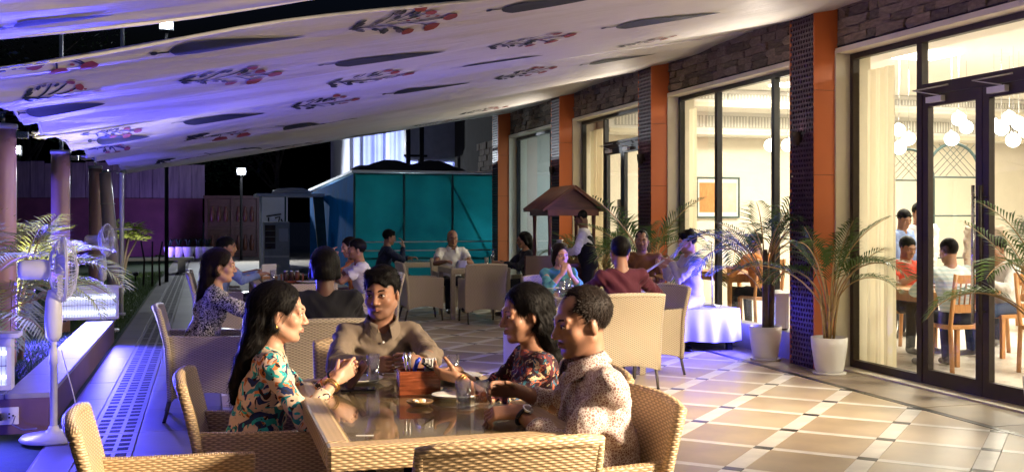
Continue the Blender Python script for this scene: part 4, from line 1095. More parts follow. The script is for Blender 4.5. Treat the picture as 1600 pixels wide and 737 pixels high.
# ------------------------------------------------------------------ pedestal fans
def fan(x, y, z0, rz, lab, h=1.14, low=False):
    o = empty('pedestal_fan', (x, y, z0), rz, lab, 'fan', 'pedestal fans')
    MB().lathe([(0, 0), (.21, 0), (.215, .012), (.20, .03), (.06, .05), (.035, .07), (.03, .09)], 32).obj('base', 'white_plastic', o)
    MB().lathe([(.024, .09), (.024, .50), (.03, .50), (.03, .60), (.019, .61), (.017, .80)], 16).obj('pole', 'metal_white', o)
    MB().lathe([(.03, .66), (.05, .69), (.058, .80), (.052, .93), (.035, 1.0), (0, 1.01)], 18).obj('control_neck', 'white_plastic', o)
    Mx = TR(-.08, 0, h) @ Matrix.Rotation(rad(90), 4, 'Y')        # axis +X
    MB().lathe([(0, -.14), (.05, -.138), (.065, -.11), (.068, .02), (.055, .06), (0, .06)], 22, Mx).obj('motor_housing', 'white_plastic', o)
    R_ = .215; cg = MB(); yv = []
    def ring(rr, xx, tr): cg.tube([Mx @ Vector((rr * math.cos(2 * PI * i / 36), rr * math.sin(2 * PI * i / 36), xx)) for i in range(37)], tr, 5, cap=False)
    ring(R_, .135, .006); ring(R_, .145, .006)
    for rr, xx in ((.15, .075), (.15, .208), (.07, .055), (.07, .222)): ring(rr, xx, .0022)
    for i in range(48):
        a = 2 * PI * i / 48; c, s = math.cos(a), math.sin(a)
        for pr in ([(.05, .05), (.12, .065), (.185, .10), (R_, .135)], [(.04, .225), (.12, .215), (.185, .185), (R_, .145)]): cg.tube([Mx @ Vector((rr * c, rr * s, xx)) for rr, xx in pr], .0019, 4, cap=False)
    cg.obj('cage', 'white_plastic', o)
    MB().lathe([(0, .223), (.045, .223), (.045, .232), (0, .235)], 18, Mx).obj('cage_badge', 'white_plastic', o)
    bl = MB()
    for k in range(3):
        Mk = Mx @ RZ(k * 2 * PI / 3); bl.grid(lambda u, v: Mk @ Vector(((.04 + .15 * u) , (-.02 - .07 * math.sin(PI * min(1, u * .9 + .1))) + v * (.04 + .14 * math.sin(PI * min(1, u * .9 + .1))), .12 + .05 * (v - .5))), 6, 4)
    bl.lathe([(0, .09), (.035, .09), (.035, .15), (0, .16)], 14, Mx); bl.obj('blade', 'white_plastic', o)
    return o
fan(-.98, 7.72, .001, rad(12), 'white pedestal fan standing in front of the socket on the planter wall')
fan(-1.3, 14.9, -.02, rad(-14), 'white pedestal fan on the lawn past the insect lamp', 1.2)
cb = MB().tube([(-1.05 - .22, 8.05, .11), (-1.28, 8.0, .06), (-1.2, 7.95, .03), (-1.1, 7.82, .06)], .005, 6).obj('power_cable', 'cable'); setp(cb, 'white cable running from the wall socket to the fan', 'cable')
cb = MB().tube([(-.93, 7.70, .60), (-.86, 7.74, .3), (-.78, 7.6, .012), (-.70, 7.4, .012)], .004, 6).obj('fan_cord', 'cable'); setp(cb, 'thin cord hanging from the fan pole to the floor', 'cable')

# ------------------------------------------------------------------ insect lamps (blue tubes behind a grid)
def insect_lamp(x, y, z, rz, lab, en, w_=.70, h_=.38, bcol=(.07, .065, 1)):
    o = empty('insect_lamp', (x, y, z), rz, lab, 'insect lamp', 'electric insect lamps'); a = w_ / 2; dp = .07
    MB().box(-a, a, .03, dp, .015, h_, b=.004).obj('back_plate', 'metal_white', o)
    fr = MB(); fr.box(-a, a, -dp, .0295, .015, .05, b=.004); fr.box(-a, a, -dp, .0295, h_ - .06, h_, b=.004); fr.box(-a, -a + .03, -dp, .0295, .051, h_ - .061); fr.box(a - .03, a, -dp, .0295, .051, h_ - .061); fr.obj('frame', 'metal_white', o)
    MB().box(-a - .02, a + .05, -dp - .02, dp + .02, h_ + .001, h_ + .035, b=.004).obj('top_cover', 'metal_white', o)
    for zt in (.10, h_ - .11): MB().tube([(-a + .04, -.01, zt), (a - .04, -.01, zt)], .014, 10).obj('tube', 'tube_white', o)
    gm = MB()
    for i in range(22): xx = -a + .035 + (w_ - .07) * i / 21; gm.box(xx - .0015, xx + .0015, -dp + .004, -dp + .008, .051, h_ - .061)
    gm.box(-a + .03, a - .03, -dp + .001, -dp + .0035, h_ * .5 - .006, h_ * .5); gm.obj('grid', 'steel', o)
    for sx in (-1, 1): MB().box(sx * a * .7 - .02, sx * a * .7 + .02, -dp, dp, 0, .0149).obj('foot', 'black_plastic', o)
    lamp('blue_glow', 'AREA', (0, -dp - .02, h_ * .5), en, bcol, o, rot=(rad(-90), 0, 0), shape='RECTANGLE', size=w_ * .9, size_y=h_ * .7, spread=rad(120))
    return o
insect_lamp(-1.34, 13.45, .2625, rad(4), 'white insect lamp with glowing tubes at the far end of the planter wall', 200)
insect_lamp(-1.66, 8.215, .2625, rad(0), 'white insect lamp with glowing tubes above the wall socket', 90)
insect_lamp(6.0, 10.35, .281, rad(-108), 'white insect lamp with glowing tubes on the plinth behind a potted palm', 90, .55, .36)
# ground spots in the planter
def gspot(x, y, z, lab, tgt, en=40, col=(.85, .95, 1)):
    o = empty('ground_spot', (x, y, z), 0, lab, 'spot lamp', 'spots in the planter')
    MB().tube([(0, 0, -.05), (0, 0, .14)], .012, 6).obj('spike', 'black_plastic', o)
    MB().lathe([(.03, 0), (.06, .02), (.062, .10), (.05, .10), (.045, .09), (0, .09)], 16, TR(0, 0, .17) @ Matrix.Rotation(rad(60), 4, 'X')).obj('housing', 'black_plastic', o)
    MB().lathe([(0, .097), (.046, .097), (.04, .105), (0, .108)], 14, TR(0, 0, .17) @ Matrix.Rotation(rad(60), 4, 'X')).obj('lens', 'lamp_glow', o)
    lamp('spot_light', 'SPOT', (0, -.14, .26), en, col, o, target=tgt, spot_size=rad(75), spot_blend=.6, shadow_soft_size=.05)
gspot(-2.05, 12.9, .10, 'lit ground spot beneath the pale palm fronds', (.25, -1.5, 1.2), 330, (1, .9, .45)); gspot(-1.98, 11.7, .10, 'lit ground spot close to the insect lamp in the planter', (.25, -.5, 1.3), 330, (1, .9, .45))
# blue flood lamps aimed at the canopy, and an added unseen fill lamp
def bflood(x, y, z, lab, tgt, en):
    o = empty('blue_flood', (x, y, z), 0, lab, 'flood lamp'); MB().box(-.12, .12, -.06, .06, .05, .2, b=.01).obj('housing', 'black_plastic', o); MB().box(-.10, .10, -.05, .05, .201, .206).obj('lens', 'tube_glow', o); MB().box(-.02, .02, -.02, .02, -.03, .05).obj('stand', 'black_plastic', o)
    lamp('blue_light', 'SPOT', (0, 0, .24), en, (.10, .085, 1), o, target=tgt, spot_size=rad(105), spot_blend=.9, shadow_soft_size=.1)
bflood(-1.75, 9.4, .10, 'blue flood lamp among the palms aimed up at the canopy', (.75, -.3, 2.3), 480)
bflood(-2.4, 14.6, -.02, 'blue flood lamp on the lawn behind the purple-lit post', (.9, .4, 2.3), 380)
bflood(-2.7, 6.4, -.02, 'added unseen blue fill lamp on the lawn aimed across the walkway', (1.7, .8, .5), 150)  # lamp added out of view to put blue on fan and walkway
# warm fill lamps added on columns out of view, to light the terrace
def wfill(x, y, z, lab, tgt, en):
    o = empty('wall_fill', (x, y, z), 0, lab, 'wall lamp', 'added warm fill lamps on the columns'); MB().box(-.10, .10, -.12, .12, -.08, .08, b=.012).obj('housing', 'frame_brown', o); MB().box(-.108, -.1005, -.10, .10, -.06, .06).obj('lens', 'warm_lamp', o); MB().box(.1005, .19, -.02, .02, -.02, .02).obj('arm', 'frame_brown', o)
    lamp('warm_light', 'AREA', (-.13, 0, -.02), en, (1, .79, .56), o, target=tgt, size=.6, spread=rad(75))
wfill(5.52, 1.5, 2.75, 'added unseen warm fill lamp on the orange column behind the dining tables', (-5.7, 1.9, -2.15), 190)
wfill(5.52, 5.45, 2.9, 'added unseen warm fill lamp on the orange column by the double doors', (-2.2, 2.6, -2.6), 60)

# uplights on the columns below the canopy
for i, y in enumerate((5.47, 9.39, 13.34, 17.17, 1.52)):  # last lamp is added out of view for soft overhead fill
    o = empty('column_uplight', (5.66, y, 2.30), 0, ['uplight on the column beside the double doors', 'uplight on the column by the blue-lit palm', 'uplight on the column behind the musicians', 'uplight on the column behind the serving cart', 'added unseen uplight on the column farthest from the serving cart'][i], 'wall lamp', 'uplights on the columns')
    MB().lathe([(.0, -.10), (.03, -.10), (.045, -.04), (.05, .03), (.042, .03), (.035, -.02), (0, -.02)], 16).obj('housing', 'frame_brown', o); MB().lathe([(0, -.015), (.034, -.015), (0, -.01)], 14).obj('lens', 'warm_lamp', o); MB().box(.04, .062, -.015, .015, -.05, -.02).obj('bracket', 'frame_brown', o)
    lamp('up_light', 'SPOT', (0, 0, .035), 95, (1, .88, .76), o, target=(-1.5, 0, 1), spot_size=rad(120), spot_blend=.8, shadow_soft_size=.04)
# ------------------------------------------------------------------ small wooden serving cart with a roof
ct = empty('serving_cart', (4.82, 14.1, 0), rad(-3), 'dark wooden serving cart with a ridged tile roof near the glass', 'cart')
wx, ly = .36, .50
for sx in (-1, 1):
    for sy in (-1, 1): MB().lathe([(.03, 0), (.03, .85), (.02, .9), (.03, 1.0), (.022, 1.2), (.03, 1.45), (.035, 1.58)], 10, TR(sx * (wx - .05), sy * (ly - .08), 0)).obj('post', 'cart_wood', ct)
MB().box(-wx, wx, -ly, ly, .80, .86, b=.008).obj('counter', 'cart_wood', ct)
MB().box(-wx + .03, wx - .03, -ly + .06, ly - .06, .15, .79).obj('cabinet', 'dark_wood', ct)
MB().box(-wx, wx, -ly, ly, 1.50, 1.58).obj('eave_beam', 'cart_wood', ct)
for sg in (-1, 1):
    MB().prism([(0, 1.90), (sg * (wx + .08), 1.585), (sg * (wx + .08), 1.555), (0, 1.865)], lambda a, b, t: (a, t, b), -ly - .06, ly + .06).obj('roof_slope', 'cart_wood', ct)
    for k in range(15): y = -ly - .03 + k * (2 * ly + .06) / 14; MB().tube([(sg * .01, y, 1.905), (sg * (wx + .085), y, 1.588)], .018, 6).obj('roof_rib', 'cart_wood', ct)
for sy in (-1, 1): MB().prism([(-wx - .03, 1.58), (wx + .03, 1.58), (0, 1.86)], lambda a, b, t: (a, t, b), sy * (ly + .0), sy * (ly - .02)).obj('gable', 'dark_wood', ct)
for k in range(3): o = tumbler((4.6 + .12 * k, 13.85 + .1 * k, .861), 'upturned glass on the counter of the wooden cart', .035, .12); o['group'] = 'glasses on the cart'
jg = empty('water_jug', (4.85, 14.35, .861), 0, 'pale jug standing on the counter of the wooden cart', 'jug'); MB().lathe([(.06, 0), (.075, .05), (.05, .2), (.045, .28), (.055, .3)], 16).obj('body', 'ceramic', jg); MB().tube([(.05, 0, .26), (.11, 0, .22), (.1, 0, .12), (.06, 0, .08)], .008, 6).obj('handle', 'ceramic', jg)
ms = empty('menu_stand', (4.22, 13.2, 0), rad(20), 'dark free-standing menu board beside the wooden cart', 'menu board'); MB().box(-.28, .28, -.015, .015, .12, .98).obj('board', 'menu_dark', ms)
for sx in (-1, 1): MB().box(sx * .24 - .02, sx * .24 + .02, -.18, .18, 0, .03).obj('foot', 'menu_dark', ms); MB().box(sx * .24 - .015, sx * .24 + .015, .016, .04, .03, .98).obj('upright', 'menu_dark', ms)

# ------------------------------------------------------------------ music stage with draped sheet
sg_ = empty('music_stage', (5.15, 11.45, 0), 0, 'low stage draped with a gathered lavender sheet for the musicians', 'stage')
MB().box(-.56, .56, -.72, .72, .38, .46).obj('deck', 'plank_wood', sg_)
for sx in (-1, 1):
    for sy in (-1, 1): MB().box(sx * .5 - .03, sx * .5 + .03, sy * .66 - .03, sy * .66 + .03, .0, .38).obj('leg', 'tar_dark', sg_)
def drape(u, v):
    per = [(-.58, -.75), (.58, -.75), (.58, .75), (-.58, .75), (-.58, -.75)]; k = min(3, int(u * 4)); t = u * 4 - k
    x = per[k][0] + (per[k + 1][0] - per[k][0]) * t; y = per[k][1] + (per[k + 1][1] - per[k][1]) * t
    f = (.018 * math.sin(u * 150) + .012 * math.sin(u * 83 + 1)) * v; n = [(0, -1), (1, 0), (0, 1), (-1, 0)][k]
    return (x + n[0] * (.006 + .03 * v + f), y + n[1] * (.006 + .03 * v + f), .468 - .36 * v * (1 + .03 * math.sin(u * 40)))
MB().grid(drape, 320, 6).obj('hanging_sheet', 'sheet_lavender', sg_, recalc=False)
MB().grid(lambda u, v: (-.586 + 1.172 * u, -.756 + 1.512 * v, .468 + .006 * math.sin(u * 14 + v * 9) * math.sin(PI * u) * math.sin(PI * v)), 24, 24).obj('sheet_top', 'sheet_lavender', sg_, recalc=False)
for k, (x, y, rz) in enumerate(((5.0, 10.78, .3), (5.16, 10.82, -.2))):
    o = empty('sandal', (x, y, .001), rz, 'dark sandal left under the edge of the draped stage', 'sandal', 'sandals under the stage'); MB().lathe([(0, 0), (.045, 0), (.05, .012), (.045, .02), (0, .02)], 14, Matrix.Diagonal((1, 2.3, 1, 1))).obj('sole', 'black_plastic', o); MB().tube([(-.045, .02, .015), (-.02, .03, .06), (.02, .03, .06), (.045, .02, .015)], .01, 6).obj('strap', 'black_plastic', o)
mst = empty('microphone_stand', (5.55, 11.0, .47), 0, 'thin silver microphone stand on the draped stage', 'microphone stand'); MB().lathe([(0, 0), (.10, 0), (.10, .012), (.02, .02), (0, .02)], 18).obj('base', 'steel', mst); MB().tube([(0, 0, .02), (0, 0, .72)], .009, 8).obj('pole', 'steel', mst); MB().tube([(0, 0, .72), (-.16, -.02, .80)], .008, 8).obj('boom', 'steel', mst); MB().lathe([(.012, 0), (.018, .1), (.026, .12), (.024, .15), (0, .165)], 12, TR(-.16, -.02, .80) @ Matrix.Rotation(rad(-60), 4, 'Y')).obj('microphone', 'black_plastic', mst)
hm_ = empty('harmonium', (4.85, 11.35, .47), rad(25), 'small pale harmonium with dark keys before the musician in brown', 'harmonium'); MB().box(-.24, .24, -.12, .12, 0, .2, b=.006).obj('case', 'light_wood', hm_); MB().box(-.235, .235, -.126, -.1205, .1, .18).obj('front_panel', 'ceramic', hm_)
for k in range(12): MB().box(-.22 + .037 * k, -.20 + .037 * k, -.11, -.03, .2, .215).obj('key', 'graffiti', hm_)
# ------------------------------------------------------------------ palms
def frond_mesh(L, e0, e1, nl, mat, seed, ll=.34, droop=.5):
    r = random.Random(seed); mb = MB(); pts = []; p = Vector((0, 0, 0)); n = 18
    for i in range(n + 1):
        t = i / n; e = e0 + (e1 - e0) * t ** 1.2; pts.append(p.copy()); p = p + Vector((0, math.cos(e), math.sin(e))) * (L / n)
    mb.cur = 1; mb.tube(pts, [.008 * (1 - .8 * i / n) + .0015 for i in range(n + 1)], 5); mb.cur = 0
    for i in range(nl):
        t = .36 + .64 * (i + .5) / nl; k = min(n - 1, int(t * n)); f = t * n - k; c = pts[k].lerp(pts[k + 1], f); tg = (pts[k + 1] - pts[k]).normalized()
        len_ = L * ll * (math.sin(PI * (.16 + .80 * t)) ** .7) * r.uniform(.85, 1.1)
        for s in (-1, 1):
            up = Vector((1, 0, 0)).cross(tg).normalized()
            d = (tg * .75 + Vector((s, 0, 0)) * .8 + up * .25).normalized()
            a = c; q1 = c + d * len_ * .5; d2 = (d + Vector((0, 0, -droop * r.uniform(.6, 1.3)))).normalized(); q2 = q1 + d2 * len_ * .5
            wv = tg.cross(d).cross(d).normalized() * (.0062 + .003 * L) * r.uniform(.8, 1.1)
            b0 = len(mb.v); mb.v += [tuple(a), tuple(q1 + wv), tuple(q1 - wv), tuple(q2)]
            mb.face([b0, b0 + 1, b0 + 2]); mb.face([b0 + 1, b0 + 3, b0 + 2])
    return mb.mesh('frond', [mat, 'stem_tan'], recalc=False)
FM = {}
def fronds(mat):
    if mat not in FM: FM[mat] = [frond_mesh(1.0, rad(82), rad(e), nl, mat, i, ll) for i, (e, nl, ll) in enumerate(((-15, 22, .33), (20, 20, .30), (-50, 24, .34), (45, 20, .28)))]
    return FM[mat]
def palm(loc, lab, h, n, seed, mat='leaf_palm', pot=True, stems=6, tilt=(5, 40), size=(.6, 1), potr=.17, poth=.35, stemh=.3, trunk=0):
    r = random.Random(seed); o = empty('potted_palm' if pot else 'garden_palm', loc, 0, lab, 'potted palm' if pot else 'palm'); z0 = 0
    if pot:
        k = potr
        MB().lathe([(0, .02), (k * .72, .02), (k * .80, .06), (k * .97, poth * .75), (k, poth), (k * .9, poth), (k * .88, poth - .05)], 32).obj('pot', 'pot_white', o)
        MB().lathe([(0, 0), (k * .88, 0), (k * .94, .02), (k * .9, .021), (0, .012)], 28).obj('saucer', 'pot_white', o)
        MB().lathe([(0, poth - .04), (k * .87, poth - .045)], 20).obj('soil', 'soil', o); z0 = poth - .05
    for i in range(stems):
        a = r.uniform(0, 2 * PI); rr = .06 * r.random(); x, y = rr * math.cos(a), rr * math.sin(a); tl = r.uniform(.02, .16)
        MB().tube([(x, y, z0), (x + tl * .4 * math.cos(a), y + tl * .4 * math.sin(a), z0 + stemh * .5), (x + tl * math.cos(a), y + tl * math.sin(a), z0 + stemh)], [.014 + trunk, .012 + trunk, .008 + trunk * .8], 7).obj('stem', 'stem_tan' if not trunk else 'trunk_bark', o)
    FL = fronds(mat)
    for i in range(n):
        a = i * 2.399 + r.uniform(-.3, .3); s = r.uniform(*size) * h; tl = r.uniform(*tilt)
        f = link('frond', FL[r.randrange(4)], o, loc=(.05 * math.cos(a), .05 * math.sin(a), z0 + stemh * r.uniform(.45, 1.0)))
        f.rotation_euler = Euler((rad(-tl), 0, a - PI / 2), 'XYZ'); f.scale = (s, s, s)
    return o
palm((5.70, 8.87, 0), 'tall areca palm in a white pot before the orange column by the doors', 1.25, 15, 1, tilt=(-4, 22), size=(.55, .95), stems=9, stemh=.45)
palm((5.62, 9.93, 0), 'dense palm in a white pot bathed in blue light beside the insect lamp', 1.25, 20, 2, mat='leaf_palm_dark', tilt=(0, 35), size=(.6, .95), stems=3, stemh=.85, trunk=.02)
palm((5.78, 6.22, 0), 'palm in a white pot at the double doors with drooping fronds', 1.15, 15, 3, tilt=(0, 30), size=(.6, .9), stems=5, stemh=.62, trunk=.01)
palm((5.55, 12.75, 0), 'areca palm in a white pot behind the musicians', 1.5, 16, 4, tilt=(0, 28), size=(.6, .95), stems=7, stemh=.5)
palm((5.45, 14.3, 0), 'leafy palm in a white pot between the orange column and the waiter', 1.35, 20, 5, tilt=(0, 40), size=(.5, .95), stems=6, stemh=.5)
palm((5.45, 15.25, 0), 'smaller palm in a white pot before the wide cream curtain', 1.0, 15, 6, tilt=(0, 40), size=(.6, .95), stems=6, stemh=.4)
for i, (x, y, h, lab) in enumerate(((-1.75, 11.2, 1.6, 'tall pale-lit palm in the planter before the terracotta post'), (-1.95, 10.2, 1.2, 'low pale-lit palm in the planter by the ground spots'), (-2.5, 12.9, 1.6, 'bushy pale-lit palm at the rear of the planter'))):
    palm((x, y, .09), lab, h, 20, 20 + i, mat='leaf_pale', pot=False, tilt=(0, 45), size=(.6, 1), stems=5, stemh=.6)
# ------------------------------------------------------------------ people: smooth distance-field bodies
def V3(*a): return np.array(a, float)
def rotm(rx=0, ry=0, rz=0):
    return np.array(Euler((rx, ry, rz), 'XYZ').to_matrix())
class Field:
    def __init__(s, h): s.h = h; s.pr = []
    def cone(s, a, b, ra, rb, k=.015, op='u', cut=None):
        a = np.asarray(a, float); b = np.asarray(b, float); R_ = max(ra, rb); ba = b - a; bb = max(1e-9, ba @ ba)
        def f(X, Y, Z):
            px, py, pz = X - a[0], Y - a[1], Z - a[2]; t = np.clip((px * ba[0] + py * ba[1] + pz * ba[2]) / bb, 0, 1)
            d = np.sqrt((px - ba[0] * t) ** 2 + (py - ba[1] * t) ** 2 + (pz - ba[2] * t) ** 2) - (ra + (rb - ra) * t)
            if cut is not None:
                c, n = cut; d = np.maximum(d, (X - c[0]) * n[0] + (Y - c[1]) * n[1] + (Z - c[2]) * n[2])
            return d
        s.pr.append((f, np.minimum(a, b) - R_, np.maximum(a, b) + R_, k, op)); return s
    def ell(s, c, r, R=None, k=.02, op='u'):
        c = np.asarray(c, float); r = np.asarray(r, float); m = r.max() if R is not None else None
        lo, hi = (c - r, c + r) if R is None else (c - m, c + m)
        def f(X, Y, Z):
            px, py, pz = X - c[0], Y - c[1], Z - c[2]
            if R is not None: px, py, pz = (R[0, 0] * px + R[1, 0] * py + R[2, 0] * pz, R[0, 1] * px + R[1, 1] * py + R[2, 1] * pz, R[0, 2] * px + R[1, 2] * py + R[2, 2] * pz)
            k0 = np.sqrt((px / r[0]) ** 2 + (py / r[1]) ** 2 + (pz / r[2]) ** 2); k1 = np.sqrt((px / r[0] ** 2) ** 2 + (py / r[1] ** 2) ** 2 + (pz / r[2] ** 2) ** 2) + 1e-9
            return k0 * (k0 - 1) / k1
        s.pr.append((f, lo, hi, k, op)); return s
    def half(s, c, n, k=.004):                       # cut everything on the +n side
        s.pr.append((lambda X, Y, Z: -((X - c[0]) * n[0] + (Y - c[1]) * n[1] + (Z - c[2]) * n[2]), None, None, k, 's')); return s
    def at(s, P_):
        D = np.full(len(P_), 1.0); X, Y, Z = P_.T
        for f, a, b, k, op in s.pr:
            d2 = f(X, Y, Z)
            if op == 'u': q = np.clip(.5 + .5 * (D - d2) / k, 0, 1); D = D * (1 - q) + d2 * q - k * q * (1 - q)
            else: d2 = -d2; q = np.clip(.5 + .5 * (d2 - D) / k, 0, 1); D = D * (1 - q) + d2 * q + k * q * (1 - q)
        return D
    def build(s, disp=None):
        h = s.h; us = [p for p in s.pr if p[4] == 'u' and p[1] is not None]
        lo = np.min([p[1] for p in us], 0) - 4 * h - .012; hi = np.max([p[2] for p in us], 0) + 4 * h + .012
        n = np.ceil((hi - lo) / h).astype(int) + 1
        ax = [lo[i] + h * np.arange(n[i]) for i in range(3)]; D = np.full(n, 1.0, np.float32)
        for f, a, b, k, op in s.pr:
            if a is None: sl = [slice(0, n[i]) for i in range(3)]
            else:
                pad = k + 3 * h; i0 = np.maximum(0, np.floor((a - pad - lo) / h).astype(int)); i1 = np.minimum(n, np.ceil((b + pad - lo) / h).astype(int) + 1)
                if np.any(i1 <= i0): continue
                sl = [slice(i0[i], i1[i]) for i in range(3)]
            X = ax[0][sl[0]][:, None, None]; Y = ax[1][sl[1]][None, :, None]; Z = ax[2][sl[2]][None, None, :]
            d2 = f(X, Y, Z).astype(np.float32); d1 = D[tuple(sl)]
            if op == 'u':
                q = np.clip(.5 + .5 * (d1 - d2) / k, 0, 1); D[tuple(sl)] = d1 * (1 - q) + d2 * q - k * q * (1 - q)
            else:
                d2 = -d2; q = np.clip(.5 + .5 * (d2 - d1) / k, 0, 1); D[tuple(sl)] = d1 * (1 - q) + d2 * q + k * q * (1 - q)
        if disp is not None:
            nb = np.abs(D) < .03; I = np.argwhere(nb); P_ = I * h + lo; D[nb] += disp(P_[:, 0], P_[:, 1], P_[:, 2]).astype(np.float32)
        return snet(D, lo, h)
OFFS = np.array([(i, j, k) for i in (0, 1) for j in (0, 1) for k in (0, 1)])
EDG = [(a, b) for a in range(8) for b in range(a + 1, 8) if np.abs(OFFS[a] - OFFS[b]).sum() == 1]
def snet(D, lo, h):
    S = D < 0; c = np.zeros(tuple(np.array(D.shape) - 1), np.uint8)
    for o in OFFS: c += S[o[0]:o[0] + c.shape[0], o[1]:o[1] + c.shape[1], o[2]:o[2] + c.shape[2]]
    act = (c > 0) & (c < 8); I = np.argwhere(act); ids = np.full(c.shape, -1, np.int32); ids[act] = np.arange(len(I))
    vals = [D[I[:, 0] + o[0], I[:, 1] + o[1], I[:, 2] + o[2]] for o in OFFS]; acc = np.zeros((len(I), 3)); cnt = np.zeros(len(I))
    for a, b in EDG:
        v0, v1 = vals[a], vals[b]; m = (v0 < 0) != (v1 < 0); t = v0[m] / (v0[m] - v1[m]); acc[m] += OFFS[a] + t[:, None] * (OFFS[b] - OFFS[a]); cnt[m] += 1
    Vv = (I + acc / cnt[:, None]) * h + lo; F = []
    for ax in range(3):
        sl0 = [slice(1, -1)] * 3; sl1 = [slice(1, -1)] * 3; sl0[ax] = slice(0, -1); sl1[ax] = slice(1, None)
        s0, s1 = S[tuple(sl0)], S[tuple(sl1)]; m = np.argwhere(s0 != s1)
        if not len(m): continue
        o = np.array([1, 1, 1]); o[ax] = 0; g = m + o; b_, c_ = [(1, 2), (2, 0), (0, 1)][ax]
        def cell(db, dc):
            q = g.copy(); q[:, b_] += db; q[:, c_] += dc; return ids[q[:, 0], q[:, 1], q[:, 2]]
        quad = np.stack([cell(-1, -1), cell(0, -1), cell(0, 0), cell(-1, 0)], 1); flip = ~s0[m[:, 0], m[:, 1], m[:, 2]]
        quad[flip] = quad[flip][:, ::-1]; F.append(quad)
    return Vv, np.concatenate(F)
def fmesh(name, VF, mat):
    Vv, F = VF; F = F[(F >= 0).all(1)]; me = bpy.data.meshes.new(name)
    me.vertices.add(len(Vv)); me.vertices.foreach_set('co', Vv.astype(np.float32).ravel())
    me.loops.add(F.size); me.loops.foreach_set('vertex_index', F.astype(np.int32).ravel())
    me.polygons.add(len(F)); me.polygons.foreach_set('loop_start', np.arange(0, F.size, 4, dtype=np.int32))
    me.polygons.foreach_set('use_smooth', np.ones(len(F), bool)); me.update(calc_edges=True); me.validate()
    me.materials.append(MATS[mat]); return me
def nrm(v): return v / (np.linalg.norm(v) + 1e-9)
def ik(S, T, l1, l2, hint):
    D = T - S; L = np.linalg.norm(D); L2 = min(L, .998 * (l1 + l2)); u = D / L; T = S + u * L2; a = (l1 * l1 - l2 * l2 + L2 * L2) / (2 * L2); hg = math.sqrt(max(0, l1 * l1 - a * a))
    p = hint - u * (hint @ u); return S + u * a + nrm(p) * hg, T
def add_hand(F, w_, f, n, side, curl=.5, sc_=1.0, spread=.05, k=.005, thumb=.5):
    f = nrm(f); n = nrm(n - f * (n @ f)); s = np.cross(f, n) * side
    def P_(a, b, c): return w_ + (f * a + s * b + n * c) * sc_
    F.cone(P_(-.02, 0, 0), P_(.02, 0, 0), .024 * sc_, .025 * sc_, .012)
    for b in (-.026, -.009, .009, .026): F.cone(P_(.015, b * .8, 0), P_(.085, b, 0), .0155 * sc_, .0125 * sc_, .012)
    for i, (b, ln) in enumerate(((.030, .070), (.010, .078), (-.010, .072), (-.029, .056))):
        d = nrm(f + s * (b * spread / .03)); p = P_(.088, b, 0); cu = curl * (1 + .08 * i)
        for j, (lf, rr) in enumerate(((.44, .0092), (.32, .0084), (.24, .0076))):
            an = cu * (.55, 1.15, .75)[j]; c, s_ = math.cos(an), math.sin(an); nn = nrm(n - d * (n @ d)); d = nrm(d * c + nn * s_); q = p + d * ln * lf * sc_; F.cone(p, q, rr * sc_ * 1.02, rr * sc_ * .93, .003); p = q
    p = P_(.018, .022, .006); d = nrm(s * (.9 - .5 * thumb) + f * .7 + n * (.25 + .5 * thumb))
    for lf, rr, an in ((.036, .0125, 0), (.032, .0105, .3), (.026, .009, .35)):
        d = nrm(d + f * an * .6 + n * an * .4 * thumb); q = p + d * lf * sc_; F.cone(p, q, rr * sc_, rr * .9 * sc_, .006); p = q
def add_head(F, R, t, s, fem, detail=True):
    def T(p): return t + R @ (np.array(p, float) * s)
    def E(c, r, k=.015, op='u', rr=None): F.ell(T(c), np.array(r) * s, R if rr is None else R @ rr, k * s, op)
    def C(a, b, ra, rb, k=.01, op='u'): F.cone(T(a), T(b), ra * s, rb * s, k * s, op)
    jw = .9 if fem else 1.0
    E((0, -.014, .034), (.075, .097, .087)); E((0, .018, -.028), (.062 * jw, .072, .086), .02)
    E((0, .026, -.070), (.052 * jw, .054, .043), .02); E((0, .066, -.098), (.021 * jw, .018, .017), .018)
    for x in (-1, 1):
        E((x * .040, .056, -.028), (.024, .024, .022), .02); C((x * .056 * jw, -.005, -.05), (x * .03, .05, -.09), .018, .016, .02)
        E((x * .0735, -.012, -.012), (.0085, .016, .027), .005, 'u', rotm(rad(-12), 0, x * rad(-18)))
    C((-.042, .074, .021), (0, .085, .019), .012, .013, .015); C((.042, .074, .021), (0, .085, .019), .012, .013, .015)
    for x in (-1, 1): E((x * .0315, .0965, -.001), (.0195, .016, .0115), .011, 's')
    for x in (-1, 1): E((x * .031, .0775, -.002), (.0165, .0125, .0125), .004); C((x * .016, .0855, .006), (x * .046, .080, .006), .0045, .004, .006)
    w_ = .85 if fem else 1.0
    C((0, .086, .010), (0, .1055, -.030), .0080 * w_, .0118 * w_, .010); E((0, .1065, -.034), (.0115 * w_, .011, .0095), .006)
    for x in (-1, 1): E((x * .0125 * w_, .0955, -.037), (.0085, .011, .0075), .005)
    lp = 1.15 if fem else 1
    for x in (-1, 1): C((0, .0925, -.0605), (x * .021, .0815, -.064), .0052 * lp, .0032, .004); C((0, .0910, -.0715), (x * .019, .0815, -.067), .0062 * lp, .0032, .004)
    C((-.02, .093, -.0662), (.02, .093, -.0662), .0016, .0016, .003, 's')
    E((0, .088, -.083), (.02, .008, .006), .01, 's')
